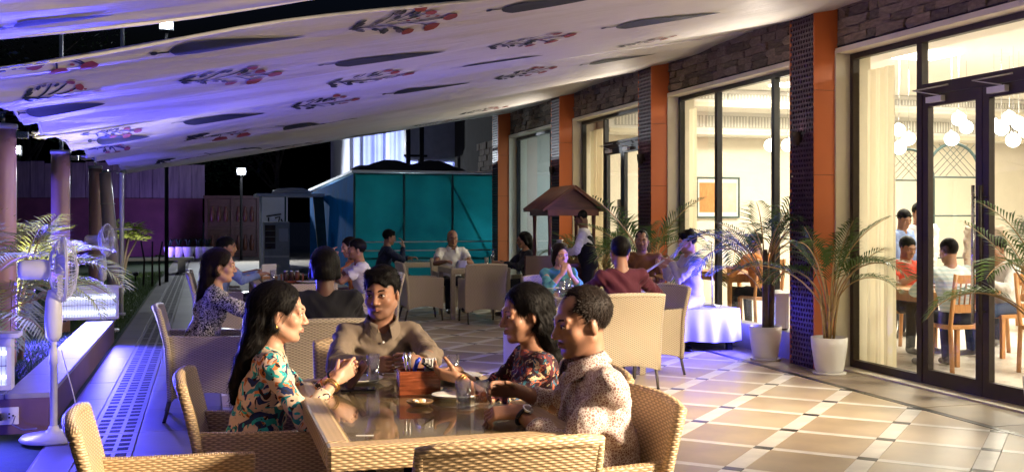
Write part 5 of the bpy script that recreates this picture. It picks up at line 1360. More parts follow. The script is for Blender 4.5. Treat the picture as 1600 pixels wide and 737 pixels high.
def head_extras(root, R, t, s, skin, fem, brow='hair_black', hl=False):
    M = Matrix.Translation(Vector(t)) @ Matrix(R.tolist()).to_4x4() @ Matrix.Scale(s, 4)
    for x in (-1, 1):
        e = MB().lathe([(0, -.0062), (.0060, -.0050), (.0118, -.0), (.0060, .0050), (0, .0062)], 14, M @ TR(x * .0315, .0845, -.001) @ Matrix.Diagonal((1.12, .72, 1, 1)))
        eo = e.obj('eye', 'eye_white', root); off = .0
        MB().lathe([(0, .003), (.0035, .0022), (.0054, .0)], 12, M @ TR(x * .0315 + hl, .0915, -.0005) @ Matrix.Rotation(rad(-90), 4, 'X')).obj('iris', 'iris_dark', eo)
        MB().tube([M @ Vector((x * q[0], q[1], q[2])) for q in ((.0155, .0865, .003), (.024, .0900, .0066), (.035, .0900, .0066), (.046, .0835, .0025))], [.0010 * s, .0017 * s, .0018 * s, .001 * s], 5).obj('upper_lid', 'hair_black', eo)
        bt = .0028 if fem else .0042
        MB().tube([M @ Vector((x * q[0], q[1], q[2])) for q in ((.012, .0945, .0185), (.025, .0925, .0235), (.040, .0855, .0245), (.053, .0735, .0195))], [bt * .8 * s, bt * s, bt * .9 * s, bt * .4 * s], 6).obj('eyebrow', brow, root)
def hair_field(style, R, t, s, h, spine=None):
    F = Field(h)
    def T(p): return t + R @ (np.array(p, float) * s)
    def E(c, r, k=.015, op='u', rr=None): F.ell(T(c), np.array(r) * s, R if rr is None else R @ rr, k * s, op)
    def C(a, b, ra, rb, k=.01, op='u'): F.cone(T(a), T(b), ra * s, rb * s, k * s, op)
    def H(c, n): F.half(T(c), R @ nrm(np.array(n, float)), .006)
    if style in ('short', 'thick', 'receding', 'grey'):
        g = {'thick': .010, 'receding': .0025, 'grey': .004}.get(style, .006)
        E((0, -.018, .040 + g * .4), (.0765 + g * .75, .100 + g, .087 + g)); None
        if style == 'thick': C((-.042, .052, .094), (.042, .052, .098), .024, .024, .02)
        fz = {'short': .070, 'thick': .066, 'receding': .092, 'grey': .09}[style]
        E((0, .105, fz - .112), (.0690, .080, .112), .012, 's')
        for x in (-1, 1): E((x * .072, .070, .0), (.030, .052, .060), .01, 's')
        if style == 'receding':
            for x in (-1, 1): E((x * .038, .085, .098), (.034, .052, .045), .02, 's')
        H((0, 0, -.006), (0, .55, -1))
        for x in (-1, 1): E((x * .082, -.012, -.012), (.02, .024, .034), .005, 's')
    else:
        E((0, -.020, .043), (.085, .105, .092)); C((0, -.06, .02), (0, -.075, -.06), .075, .07, .03)
        for x in (-1, 1): C((x * .066, .005, .045), (x * .074, -.02, -.05), .024, .026, .02)
        E((0, .098, -.012), (.066, .078, .090), .014, 's')
        for x in (-1, 1): E((x * .04, .09, -.05), (.045, .066, .075), .012, 's')
        C((0, .11, .135), (0, -.05, .150), .006, .006, .006, 's')
        if style == 'long':
            for x in (-1, 1): E((x * .085, .008, -.022), (.03, .030, .040), .008, 's')
        if style == 'bun': E((0, -.12, -.02), (.05, .045, .05)); F.half(T((0, 0, -.075)), R @ V3(0, 0, -1), .006)
        elif style == 'bob': F.half(T((0, 0, -.15)), R @ V3(0, 0, -1), .006); C((0, -.075, -.06), (0, -.07, -.17), .065, .05, .03)
        elif spine:
            pts = [T((0, -.07, -.04))] + [np.array(p) for p in spine]
            rr = [.072, .070, .060, .045, .022]
            for i in range(len(pts) - 1):
                for x in (-1, 0, 1): o = R @ V3(x * .045, -.004 * abs(x), 0); F.cone(pts[i] + o, pts[i + 1] + o * (.9 - .12 * i), rr[i] * .72, rr[i + 1] * .72, .02)
    return F
def person(label, loc, deg, skin='skin_mid', shirt='shirt_white', trousers='trouser_dark', hair='short', hairmat='hair_black', lean=8, head=(0, 0, 0), R=None, L=None, sleeve='long',
           vx=.008, scale=1.0, hs=1.0, fem=False, pose='chair', seat=.435, collar=None, stub=0.0, hairspine=None, side=0, name='person', neckfwd=0, bulk=1.0, strands=0, group=None, hoff=(0, 0, 0)):
    root = empty(name, loc, rad(deg), label, 'person', group, scale)
    ln = rad(lean); sp = V3(math.sin(rad(side)), math.sin(ln), math.cos(ln)); sp = nrm(sp); Rt = rotm(-ln, rad(side), 0)
    sh_w = .150 if fem else .178; pz = seat + .095 if pose != 'stand' else .90
    Pv = V3(0, -.06 if pose == 'chair' else 0, pz); Ch = Pv + sp * .31; Nb = Pv + sp * .475
    hr = rotm(rad(head[1]), rad(head[2]), rad(head[0])); Hc = Nb + V3(0, .035 + neckfwd, .150 * hs) + sp * .01 + V3(*hoff)
    SH = {1: Pv + sp * .435 + Rt @ V3(sh_w, 0, 0), -1: Pv + sp * .435 + Rt @ V3(-sh_w, 0, 0)}
    B = Field(vx); add_head(B, hr, Hc, hs, fem)
    nk = .046 if fem else .055
    B.cone(Nb - sp * .02, Hc + hr @ V3(0, -.022, -.055) * hs, nk * 1.12, nk, .02)
    B.cone(Ch, Nb - sp * .02, .07, .06, .03); B.cone(Pv, Ch, .08, .08, .03)
    for x in (-1, 1): B.cone(Nb - sp * .03, SH[x], .05, .045, .03)
    S_ = Field(max(vx, .0075) if vx < .0075 else vx * 1.15)
    cw_ = (.88 if fem else 1.0) * bulk
    S_.ell(Pv + sp * .07 + V3(0, .01, 0), (.150 * (1.05 if fem else 1) * bulk, .125 * bulk, .15), Rt, .05); S_.ell(Pv + sp * .20 + V3(0, .012, 0), (.150 * cw_, .115 * bulk if not fem else .105, .15), Rt, .06)
    S_.ell(Ch + V3(0, .01, .01), (.168 * cw_, .115 * (.4 + .6 * bulk), .155), Rt, .06)
    if fem:
        for x in (-1, 1): S_.ell(Ch + Rt @ V3(x * .065, .085, .0), (.06, .05, .06), Rt, .05)
    S_.cone(SH[-1] + V3(0, 0, -.012), SH[1] + V3(0, 0, -.012), .058 * cw_, .058 * cw_, .05); 
    for x in (-1, 1): S_.cone(Nb - sp * .035, SH[x] + V3(0, 0, -.005), .062, .05, .04)
    l1, l2 = .285, .25; hands = {}
    for x, hd in ((1, R), (-1, L)):
        hd = hd or dict(w=(x * .14, .24, seat + .22)); Tg = V3(*hd['w']); hint = V3(*hd.get('hint', (x * .8, -.3, -.7)))
        El, Wr = ik(SH[x], Tg, l1, l2, hint); fd = nrm(Wr - El)
        ar = (.85 if fem else 1.0)
        B.cone(SH[x], El, .044 * ar, .037 * ar, .015); B.cone(El, El + (Wr - El) * .3, .038 * ar, .040 * ar, .01); B.cone(El + (Wr - El) * .3, Wr, .040 * ar, .025 * ar, .012)
        f = V3(*hd['f']) if 'f' in hd else fd; n = V3(*hd.get('n', (0, 0, -1)))
        add_hand(B, Wr, f, n, x, hd.get('curl', .45), (.92 if fem else 1.0) * hd.get('sc', 1), hd.get('spread', .05), thumb=hd.get('thumb', .5)); hands[x] = (Wr, fd, El)
        if sleeve == 'short':
            c = SH[x] + (El - SH[x]) * .62; S_.cone(SH[x], El, .060 * ar, .058 * ar, .03, cut=(c, nrm(El - SH[x])))
        else:
            S_.cone(SH[x] - V3(0, 0, .008), El, .057 * ar, .055 * ar * (.5 + .5 * bulk), .03)
            fr = {'long': .90, 'elbow': .45, 'three': .68}[sleeve]; c = El + (Wr - El) * fr
            S_.cone(El, Wr, .052 * ar, (.037 if sleeve == 'long' else .042) * ar, .012, cut=(c, fd))
    # neck opening
    S_.cone(Nb + sp * .005, Nb + sp * .20 + V3(0, .02, 0), nk * 1.12, nk * 1.5, .008, op='s')
    S_.cone(Nb + V3(0, .075, .035), Nb + V3(0, .115, -.055) , .030, .008 if not fem else .03, .012, op='s')
    rs = random.Random(hash(label) % 1000 if False else len(label)); ph = [rs.uniform(0, 6) for _ in range(6)]
    def disp(x, y, z):
        a = np.sin(46 * (z * .8 + x * .5) + 3.0 * np.sin(13 * x + 9 * y + ph[0]) + ph[1]) * np.sin(11 * x + 8 * y + 5 * z + ph[2])
        b = np.sin(70 * (x * .6 - z * .7 + y * .4) + 2.5 * np.sin(15 * z + ph[3]) + ph[4]) * np.sin(9 * z + 13 * y + ph[5])
        r_ = .0080 * a + .0045 * b
        for x_ in (1, -1):
            Wr, fd, El = hands[x_]; ua = nrm(SH[x_] - El); dx, dy, dz = x - El[0], y - El[1], z - El[2]; dd = dx * dx + dy * dy + dz * dz
            sa = dx * (ua[0] - fd[0]) + dy * (ua[1] - fd[1]) + dz * (ua[2] - fd[2])
            r_ = r_ + .0055 * np.exp(-dd / .010) * np.sin(sa * 120 + 6 * np.sin(30 * (dx + dz) + ph[2]) * .3)
            dx, dy, dz = x - SH[x_][0], y - SH[x_][1], z - SH[x_][2] + .06; dd = dx * dx + dy * dy + dz * dz
            r_ = r_ + .0050 * np.exp(-dd / .012) * np.sin((dx * x_ - dz * .8 + dy * .3) * 85 + ph[3])
        return r_
    bo = link('body', fmesh('body', B.build(), skin), root)
    co = np.empty(len(bo.data.vertices) * 3, np.float32); bo.data.vertices.foreach_get('co', co); q = ((co.reshape(-1, 3) - Hc) @ hr) / hs
    lips = np.exp(-((q[:, 0] / .017) ** 4 + ((q[:, 2] + .0662) / .0085) ** 2)) * (q[:, 1] > .072)
    jaw = np.clip((-.035 - q[:, 2]) / .02, 0, 1) * np.clip((q[:, 1] - .0) / .03, 0, 1) * (q[:, 2] > -.125) * np.clip(1.4 - np.exp(-((q[:, 0] / .02) ** 2 + ((q[:, 2] + .066) / .01) ** 2)) * 1.4, 0, 1)
    mous = np.exp(-((q[:, 0] / .03) ** 4 + ((q[:, 2] + .050) / .007) ** 2)) * (q[:, 1] > .07)
    col = np.zeros((len(q), 4), np.float32); col[:, 0] = lips; col[:, 1] = np.clip(np.maximum(jaw * .55, mous) * stub, 0, 1); col[:, 3] = 1
    if hair != 'bald':
        hsp = [hr @ V3(*p) * hs + Hc for p in hairspine] if hairspine else None
        HF = hair_field(hair, hr, Hc, hs, max(vx, .005) if vx < .007 else vx, hsp)
        dh = HF.at(co.reshape(-1, 3)); col[:, 2] = np.clip((.009 - dh) / .010, 0, 1) * (q[:, 2] > -.09)
    at_ = bo.data.color_attributes.new('tint', 'FLOAT_COLOR', 'POINT'); at_.data.foreach_set('color', col.ravel())
    head_extras(root, hr, Hc, hs, skin, fem)
    so_ = link('shirt' if not fem else 'blouse', fmesh('shirt', S_.build(disp), shirt), root)
    if hair != 'bald':
        def hd_(x, y, z):
            qx, qy, qz = ((np.stack([x, y, z], 1) - Hc) @ hr).T; an = np.arctan2(qx, -qy + .02); return (.0022 * np.sin(an * 46 + qz * 25) + .0016 * np.sin(an * 91 + qz * 60 + 2)) * (.55 if fem else .4)
        ho = link('hair', fmesh('hair', HF.build(hd_), hairmat), root)
        if strands:
            n_ = len(ho.data.vertices); hv = np.empty(n_ * 3, np.float32); ho.data.vertices.foreach_get('co', hv); hn = np.empty(n_ * 3, np.float32); ho.data.vertices.foreach_get('normal', hn)
            hv = hv.reshape(-1, 3); hn = hn.reshape(-1, 3); g_ = np.random.default_rng(len(label)); ii = g_.integers(0, n_, strands); p0 = hv[ii]; nn = hn[ii]
            cd = (hr @ (V3(0, -.55, -1.0) if fem else V3(.5, .55, -.25)))[None] + g_.normal(0, .22, (strands, 3)); cd -= nn * (cd * nn).sum(1, keepdims=True); cd /= np.linalg.norm(cd, axis=1, keepdims=True) + 1e-6
            Ls = g_.uniform(.5, 1.2, strands)[:, None] * (.055 if fem else .017); lift = g_.uniform(.02, .16 if fem else .3, strands)[:, None]
            p1 = p0 + cd * Ls * .5 + nn * Ls * lift; p2 = p0 + cd * Ls + nn * Ls * lift * (.6 if fem else 1.3); sd2 = np.cross(cd, nn) * .0011
            b0 = p0 - nn * .002; VV = np.concatenate([b0 - sd2, b0 + sd2, p1 - sd2, p1 + sd2, p2]); k_ = np.arange(strands)
            me_ = bpy.data.meshes.new('loose_strands'); me_.from_pydata(VV.tolist(), [], np.stack([k_, k_ + strands, k_ + 3 * strands, k_ + 2 * strands], 1).tolist() + np.stack([k_ + 2 * strands, k_ + 3 * strands, k_ + 4 * strands], 1).tolist()); me_.materials.append(MATS[hairmat])
            setp(link('loose_strands', me_, ho), kind='stuff')
    # legs
    T_ = Field(max(.013, vx * 1.3)); T_.ell(Pv + V3(0, 0, -.02), (.165, .13, .11), None, .05); feet = []
    for x in (-1, 1):
        hp = Pv + V3(x * .085, .02, -.03)
        if pose == 'chair': kn = hp + V3(x * .04, .41, -.005); an = V3(kn[0], kn[1] - .03, .085)
        elif pose == 'cross': kn = hp + V3(x * .30, .28, -.035); an = V3(-x * .06, .26, seat + .05)
        else: kn = V3(x * .09, .02, .47); an = V3(x * .10, -.02, .085)
        T_.cone(hp, kn, .088, .064, .03); T_.cone(kn, an, .062, .048, .03); feet.append((an, x))
    link('trousers', fmesh('trousers', T_.build(), trousers), root)
    if pose != 'cross':
        for an, x in feet:
            fo = Field(.011); fo.cone(an + V3(0, -.02, -.045), an + V3(x * .02, .13, -.05), .036, .032, .02); fo.ell(an + V3(0, -.01, -.02), (.04, .055, .05), None, .02); fo.half(V3(0, 0, .004), V3(0, 0, -1))
            link('shoe', fmesh('shoe', fo.build(), 'leg_dark'), root)
    if collar:
        mb = MB()
        cpos = Nb + sp * .030 + V3(0, .010, 0); cr_ = nk * 1.30
        def cf(u, v, o):
            an = (u - .5) * rad(312); c, s__ = math.sin(an), -math.cos(an); fr = max(0, abs(u - .5) * 2 - .55) / .45
            if v < .5: k = v * 2; rr_, zz = cr_ + .002, -.012 + .042 * k
            else: k = (v - .5) * 2; rr_, zz = cr_ + .003 + k * (.022 + .014 * fr), .032 - k * (.046 + .030 * fr)
            p = cpos + Rt @ V3(c * (rr_ + o) * .98, s__ * (rr_ + o) * 1.06 + .010, zz - .020 * fr - (.016 * (1 - math.cos(an)) * 0)); return p
        mb.grid(lambda u, v: cf(u, v, 0), 40, 8); mb.grid(lambda u, v: cf(u, v, .0022), 40, 8, True); mb.obj('collar', collar, root, recalc=False)
    return root, Hc, hands, Nb, sp
def loc_of(w_, loc, deg, scale=1):
    a = rad(deg); dx, dy = w_[0] - loc[0], w_[1] - loc[1]
    return ((dx * math.cos(a) + dy * math.sin(a)) / scale, (-dx * math.sin(a) + dy * math.cos(a)) / scale, w_[2] / scale)
TT = .7415
# --- the four at the near table
# woman in cream floral, facing +X
l_ = (.23, 4.70, 0); lo = lambda x, y, z: loc_of((x, y, z), l_, E, .95)
wo = person('woman in a cream, orange and teal floral top with long dark hair and clasped hands', l_, E, 'skin_light', 'floral_cream', 'trouser_jean', 'long', 'hair_black', strands=1800, lean=13, head=(-6, -3, 0), fem=True, hs=1.12, vx=.0046, sleeve='three', seat=.40, scale=.95,
    R=dict(w=lo(.54, 4.58, .80), f=(-.28, .75, .42), n=(-.9, -.3, .1), curl=.85, thumb=1.1, hint=(.6, -.2, -.9)), L=dict(w=lo(.56, 4.72, .805), f=(.28, .75, .40), n=(.9, -.3, .0), curl=.9, thumb=1.1, hint=(-.6, -.2, -.9)),
    hairspine=[(0, -.095, -.12), (-.0, -.125, -.20), (.0, -.15, -.29), (0, -.16, -.36)])
# man in taupe, facing the camera
l_ = (.86, 5.46, 0); lo = lambda x, y, z: loc_of((x, y, z), l_, S_, .97)
mt = person('man in a taupe button shirt with short black hair and folded hands', l_, S_, 'skin_brown', 'shirt_taupe', 'trouser_dark', 'thick', 'hair_black', strands=2600, lean=15, head=(-28, -2, 2), hs=1.10, vx=.0046, scale=.97, seat=.41, collar='shirt_taupe', stub=1.0, sleeve='long',
    R=dict(w=lo(.73, 4.96, .80), f=(-.75, .55, .10), n=(-.3, -.7, -.2), curl=.75, thumb=1.1, hint=(1.0, -.1, -.6)), L=dict(w=lo(.97, 4.93, .81), f=(.75, .50, .15), n=(.35, -.7, -.2), curl=.7, thumb=1.1, hint=(-1.0, -.1, -.6)))
for i in range(4):
    p = mt[3] + mt[4] * (-.075 - .085 * i) + V3(0, .118 + .012 * min(i, 2) - .01 * (i == 0), 0)
    MB().lathe([(0, 0), (.0058, 0), (.0062, .002), (.004, .003), (0, .003)], 10, TR(*p) @ Matrix.Rotation(rad(-90), 4, 'X')).obj('button', 'ceramic', mt[0])
# woman in dark floral, facing -X
l_ = (1.42, 4.42, 0); lo = lambda x, y, z: loc_of((x, y, z), l_, W_, .95)
wd = person('woman in a dark multicoloured floral top with straight black hair holding a phone', l_, W_, 'skin_mid', 'floral_dark', 'trouser_dark', 'long', 'hair_black', strands=1800, lean=14, head=(8, -4, 0), fem=True, hs=1.09, vx=.0046, sleeve='elbow', seat=.40, scale=.95,
    R=dict(w=lo(1.06, 4.58, .815), f=(-.3, .8, -.1), n=(-.6, .0, -.5), curl=.6, hint=(.7, -.2, -.8)), L=dict(w=lo(1.03, 4.38, .815), f=(.35, .75, .15), n=(.5, -.1, .5), curl=.6, hint=(-.7, -.2, -.8)),
    hairspine=[(0, -.085, -.12), (-.0, -.095, -.19), (.0, -.10, -.26), (0, -.105, -.30)])
# man in patterned shirt, facing -X
l_ = (1.40, 3.72, 0); lo = lambda x, y, z: loc_of((x, y, z), l_, W_, .985)
mp_ = person('man in a maroon and white patterned shirt wearing a wristwatch', l_, W_, 'skin_brown', 'print_maroon_white', 'trouser_dark', 'receding', 'hair_brown', strands=2600, bulk=1.12, lean=10, head=(6, -6, 0), hs=1.08, vx=.0046, scale=.985, seat=.385, collar='print_maroon_white', stub=.7, sleeve='three',
    R=dict(w=lo(1.19, 4.06, .805), f=(-.1, .9, .15), n=(-.8, -.1, -.5), curl=.55, hint=(.8, -.2, -.7)), L=dict(w=lo(1.09, 3.70, .79), f=(.15, .9, -.05), n=(.35, .1, -.8), curl=.9, hint=(-.7, -.3, -.7)))
def bangle(res, x, r, off, mat, nm, t=.004, n=1):
    Wr, fd, El = res[2][x]
    for i in range(n):
        c = Wr - fd * (off + .012 * i); q = Vector(fd).to_track_quat('Z', 'Y'); M = Matrix.Translation(Vector(c)) @ q.to_matrix().to_4x4()
        MB().tube([M @ Vector((r * math.cos(a * PI / 10), r * math.sin(a * PI / 10), 0)) for a in range(21)], t, 6, cap=False).obj(nm, mat, res[0])
bangle(wo, 1, .034, .03, 'gold', 'bangle', .004, 2); bangle(wo, -1, .032, .03, 'black_plastic', 'wrist_band', .006); bangle(wd, -1, .032, .02, 'gold', 'bangle', .003, 2)
Wr, fd, El = mp_[2][-1]; bangle(mp_, -1, .033, .028, 'black_plastic', 'watch_strap', .008)
sd_ = nrm(np.cross(fd, V3(0, 0, 1))); up_ = nrm(V3(-.55, -.3, .75)); c = Wr - fd * .028 + up_ * .036; q = Vector(up_).to_track_quat('Z', 'Y')
MB().lathe([(0, 0), (.021, 0), (.022, .004), (.020, .008), (.016, .0085), (0, .008)], 20, Matrix.Translation(Vector(c)) @ q.to_matrix().to_4x4()).obj('watch_case', 'steel', mp_[0])
for x in (1,):
    p = wo[1] + rotm(rad(-3), 0, rad(-6)) @ V3(.082, -.008, -.052) * 1.07; MB().lathe([(0, -.012), (.006, -.004), (.004, .004), (0, .012)], 10, TR(*p)).obj('earring', 'gold', wo[0])
# phone held by the woman in cream and by the woman in dark floral
ph_ = empty('mobile_phone', (.635, 4.655, .80), 0, 'dark maroon phone held in the clasped hands of the woman in cream floral', 'phone'); ph_.rotation_euler = (rad(60), rad(15), rad(-80)); MB().box(-.034, .034, -.07, .07, -.005, .005, b=.003).obj('case', 'menu_dark', ph_)
ph_ = empty('mobile_phone', (.95, 4.47, .84), 0, 'dark phone held by the woman in dark floral', 'phone'); ph_.rotation_euler = (rad(35), rad(-10), rad(75)); MB().box(-.036, .036, -.072, .072, -.004, .004, b=.003).obj('case', 'black_plastic', ph_); MB().box(-.033, .033, -.067, .067, .0042, .0046).obj('screen', 'phone_black', ph_)
# --- second table
l_ = (.0, 8.35, 0); lo = lambda x, y, z: loc_of((x, y, z), l_, E)
person('woman in a black and white printed blouse with long dark hair', l_, E, 'skin_light', 'print_black_white', 'trouser_dark', 'long', 'hair_brown', strands=1200, lean=16, head=(-4, -2, 0), fem=True, vx=.0065, sleeve='long', seat=.40, hs=1.06,
    R=dict(w=lo(.52, 8.25, .80)), L=dict(w=lo(.52, 8.5, .80)), hairspine=[(0, -.09, -.12), (-.0, -.11, -.20), (.0, -.13, -.29), (0, -.14, -.38)])
l_ = (.78, 7.22, 0)
person('broad person in a black shirt seen from behind with dark tied-back hair', l_, N_, 'skin_dark', 'shirt_black', 'trouser_dark', 'bun', 'hair_black', strands=1200, bulk=1.15, lean=10, head=(-12, -4, 0), vx=.0068, sleeve='long', seat=.41, scale=1.0, hs=1.1,
    R=dict(w=(.16, .50, .80)), L=dict(w=(-.16, .50, .80)))
# --- third table
l_ = (.16, 13.05, 0)
person('man in a light blue shirt with short black hair at the long table', l_, E, 'skin_mid', 'shirt_blue', 'trouser_dark', 'short', lean=12, head=(-4, -4, 0), vx=.009, R=dict(w=(.12, .46, .80)), L=dict(w=(-.1, .46, .80)), seat=.40)
l_ = (.16, 13.75, 0)
person('man in a pale pink shirt sitting beside the man in light blue', l_, E, 'skin_mid', 'shirt_pink', 'trouser_dark', 'short', lean=16, head=(-6, -2, 0), vx=.0095, R=dict(w=(.12, .46, .80)), L=dict(w=(-.1, .46, .80)), sleeve='short', seat=.40)
l_ = (1.80, 12.3, 0)
person('heavy man in a white polo shirt resting his chin on his hands', l_, W_, 'skin_brown', 'shirt_white', 'trouser_beige', 'short', bulk=1.15, lean=18, head=(0, -2, 0), vx=.0085, sleeve='short', stub=.8, R=dict(w=(.04, .42, .98), f=(0, -.2, 1), n=(-.3, -.9, 0), curl=.9, hint=(.3, .3, -1)), L=dict(w=(-.08, .42, .96), f=(0, -.2, 1), n=(.3, -.9, 0), curl=.9, hint=(-.3, .3, -1)), seat=.40)
l_ = (1.80, 13.05, 0)
person('woman with dark hair resting her cheek on her hand beside the man in white polo', l_, W_, 'skin_light', 'shirt_orange', 'trouser_dark', 'bob', 'hair_brown', lean=16, head=(20, -8, 8), fem=True, vx=.009, R=dict(w=(.12, .36, .80)), L=dict(w=(-.07, .33, 1.0), f=(0, -.2, 1), n=(.2, -.9, 0), hint=(-.3, .3, -1)), seat=.40)
# --- far table
l_ = (3.72, 16.33, 0)
person('bald man in a white short-sleeved shirt leaning on the far table', l_, S_, 'skin_brown', 'shirt_white', 'trouser_dark', 'bald', bulk=1.12, lean=12, head=(0, -4, 0), vx=.009, sleeve='short', collar='shirt_white', R=dict(w=(.20, .44, .80)), L=dict(w=(-.14, .44, .80)), seat=.42, hs=1.05)
l_ = (4.66, 15.2, 0)
person('man in dark grey with long dark hair at the far table', l_, W_, 'skin_mid', 'shirt_grey', 'trouser_dark', 'bob', lean=14, head=(0, -6, 0), vx=.009, R=dict(w=(.12, .44, .80)), L=dict(w=(-.12, .44, .80)), seat=.42)
l_ = (2.80, 17.3, 0)
person('youth in a navy top resting his face on one hand', l_, E, 'skin_mid', 'shirt_navy', 'trouser_jean', 'thick', lean=15, head=(0, -10, 0), vx=.0095, R=dict(w=(.06, .32, 1.0), f=(0, -.2, 1), n=(-.2, -.9, 0), hint=(.3, .3, -1)), L=dict(w=(-.12, .46, .80)), seat=.43)
# --- table by the stage
l_ = (3.70, 11.02, 0)
person('woman in a teal kurta with her hands folded at her chin', l_, S_, 'skin_light', 'shirt_teal', 'trouser_dark', 'bob', 'hair_brown', lean=14, head=(6, -4, 6), fem=True, vx=.0072, sleeve='elbow', seat=.36, R=dict(w=(.05, .33, .90), f=(-.3, -.1, 1), n=(-.5, -.8, 0), curl=.9, hint=(.6, .3, -1)), L=dict(w=(-.03, .33, .88), f=(.2, -.1, 1), n=(.5, -.8, 0), curl=.9, hint=(-.6, .3, -1)))
l_ = (3.54, 8.78, 0)
person('man in a maroon shirt seen from behind with short black hair', l_, N_, 'skin_brown', 'shirt_maroon', 'trouser_dark', 'short', lean=6, head=(-3, 0, 0), vx=.0072, sleeve='elbow', R=dict(w=(.30, .34, .72), hint=(1, -.2, -.5)), L=dict(w=(-.2, .42, .80)), seat=.42, scale=1.02, hs=1.06)
# --- musicians
st = .475
l_ = (5.30, 11.0, st)
fl_ = person('musician in a lavender kurta sitting cross-legged and playing a flute', l_, W_ - 8, 'skin_light', 'shirt_lavender', 'trouser_lav', 'thick', lean=3, head=(4, -8, 0), pose='cross', seat=.0, vx=.0072, sleeve='long', stub=.6,
    R=dict(w=(.12, .30, .46), f=(-.2, .8, .3), n=(-.8, 0, .3), curl=.8), L=dict(w=(-.06, .26, .50), f=(.3, .8, .2), n=(.8, 0, .3), curl=.8))
a_, b_ = Vector((5.30 - .13, 11.0 - .0, st + .655)), Vector((5.30 - .62, 11.02, st + .36))
o = empty('flute', a_, 0, 'long pale flute held at the mouth of the musician in lavender', 'flute'); MB().tube([(0, 0, 0), (b_ - a_) * .5, (b_ - a_)], [.011, .012, .014], 10).obj('pipe', 'ceramic', o)
for k in range(6): q = (b_ - a_) * (.4 + .09 * k); MB().lathe([(0, .0), (.005, .0), (0, .001)], 8, TR(*(q + Vector((.0, -.001, .0135))))).obj('finger_hole', 'graffiti', o)
l_ = (5.02, 11.75, st)
person('balding musician in a brown kurta sitting at the harmonium', l_, S_ - 35, 'skin_brown', 'shirt_brown', 'trouser_lav', 'receding', lean=5, head=(10, -2, 0), pose='cross', seat=.0, vx=.0078, sleeve='elbow', stub=.9, R=dict(w=(.14, .36, .28)), L=dict(w=(-.1, .38, .28)))
# --- waiter
l_ = (5.02, 13.6, 0)
wt = person('waiter in white shirt and black waistcoat bending over the serving cart', l_, W_ - 25, 'skin_dark', 'shirt_white', 'vest_black', 'short', lean=10, head=(0, -28, 0), pose='stand', vx=.0085, scale=.96, R=dict(w=(.08, .34, 1.06)), L=dict(w=(-.10, .34, 1.04)))
vf = Field(.010); sp = wt[4]; Pv = V3(0, 0, .90); Rt = rotm(-rad(10), 0, 0); Ch = Pv + sp * .31
vf.ell(Pv + sp * .07 + V3(0, .01, 0), (.162, .137, .16), Rt, .05); vf.ell(Pv + sp * .20 + V3(0, .012, 0), (.160, .126, .16), Rt, .06); vf.ell(Ch + V3(0, .01, .01), (.165, .126, .14), Rt, .06)
vf.cone(Ch + V3(0, .16, .14), Ch + V3(0, .15, -.06), .075, .012, .01, 's'); vf.ell(Ch + V3(0, -.02, .20), (.07, .2, .09), None, .01, 's')
link('waistcoat', fmesh('waistcoat', vf.build(), 'vest_black'), wt[0])
# ------------------------------------------------------------------ inside the restaurant
def wood_table(x, y, lab, L=1.2, W=.85):
    o = empty('wooden_table', (x, y, 0), 0, lab, 'table', 'wooden tables indoors'); a, b = W / 2, L / 2
    MB().box(-a, a, -b, b, .70, .74, b=.006).obj('tabletop', 'light_wood', o); MB().box(-a + .05, a - .05, -b + .05, b - .05, .62, .699).obj('apron', 'light_wood', o)
    for sx in (-1, 1):
        for sy in (-1, 1): MB().lathe([(.022, 0), (.03, .3), (.034, .62)], 10, TR(sx * (a - .07), sy * (b - .07), 0)).obj('leg', 'light_wood', o)
    return o
def make_wchair():
    o = empty('wooden_chair'); 
    MB().box(-.21, .21, -.20, .22, .42, .46, b=.006).obj('seat', 'light_wood', o)
    for sx in (-1, 1):
        MB().box(sx * .19 - .02, sx * .19 + .02, .17, .21, 0, .419).obj('leg', 'light_wood', o)
        MB().tube([(sx * .19, -.22, 0), (sx * .19, -.19, .45), (sx * .19, -.27, .95)], .022, 8).obj('leg', 'light_wood', o)
    for z in (.90, .62): MB().box(-.17, .17, -.275 + (.95 - z) * .14, -.25 + (.95 - z) * .14, z - .04, z + .04).obj('back_rail', 'light_wood', o)
    for k in range(5): x = -.12 + .06 * k; MB().tube([(x, -.215, .60), (x, -.258, .90)], .009, 6).obj('spindle', 'light_wood', o)
    return o
wc = make_wchair(); first = [1]
def wchair(x, y, deg, lab):
    if first[0]: first[0] = 0; o = wc; o.location = (x, y, 0); o.rotation_euler = (0, 0, rad(deg)); o['label'] = lab; o['group'] = 'wooden chairs indoors'
    else: o = copy_tree(wc, (x, y, 0), rad(deg), lab, 'wooden chairs indoors')
    o['category'] = 'chair'
wood_table(7.35, 9.5, 'wooden dining table indoors behind the cream curtain', 1.0); wood_table(8.9, 7.0, 'wooden dining table indoors behind the double doors', 1.3); wood_table(7.0, 13.2, 'wooden dining table indoors behind the blue-lit palm'); wood_table(10.3, 11.5, 'wooden dining table deep inside the restaurant')
wchair(6.98, 8.72, 0, 'wooden chair indoors holding the man in the striped shirt'); wchair(7.65, 8.2, 170, 'empty wooden chair indoors seen through the middle door'); wchair(8.25, 9.5, 90, 'wooden chair indoors holding the diner in white and jeans'); wchair(7.5, 10.3, 180, 'wooden chair indoors holding the man in red'); wchair(6.95, 12.4, 0, 'wooden chair indoors behind the blue-lit palm'); wchair(10.3, 10.6, 0, 'wooden chair deep inside the restaurant')
person('man in a red T-shirt eating at an indoor table', (7.5, 10.25, 0), 180, 'skin_brown', 'shirt_red', 'trouser_dark', 'short', lean=18, head=(0, -14, 0), vx=.010, sleeve='short', R=dict(w=(.06, .40, .86)), L=dict(w=(-.1, .42, .80)), stub=.6)
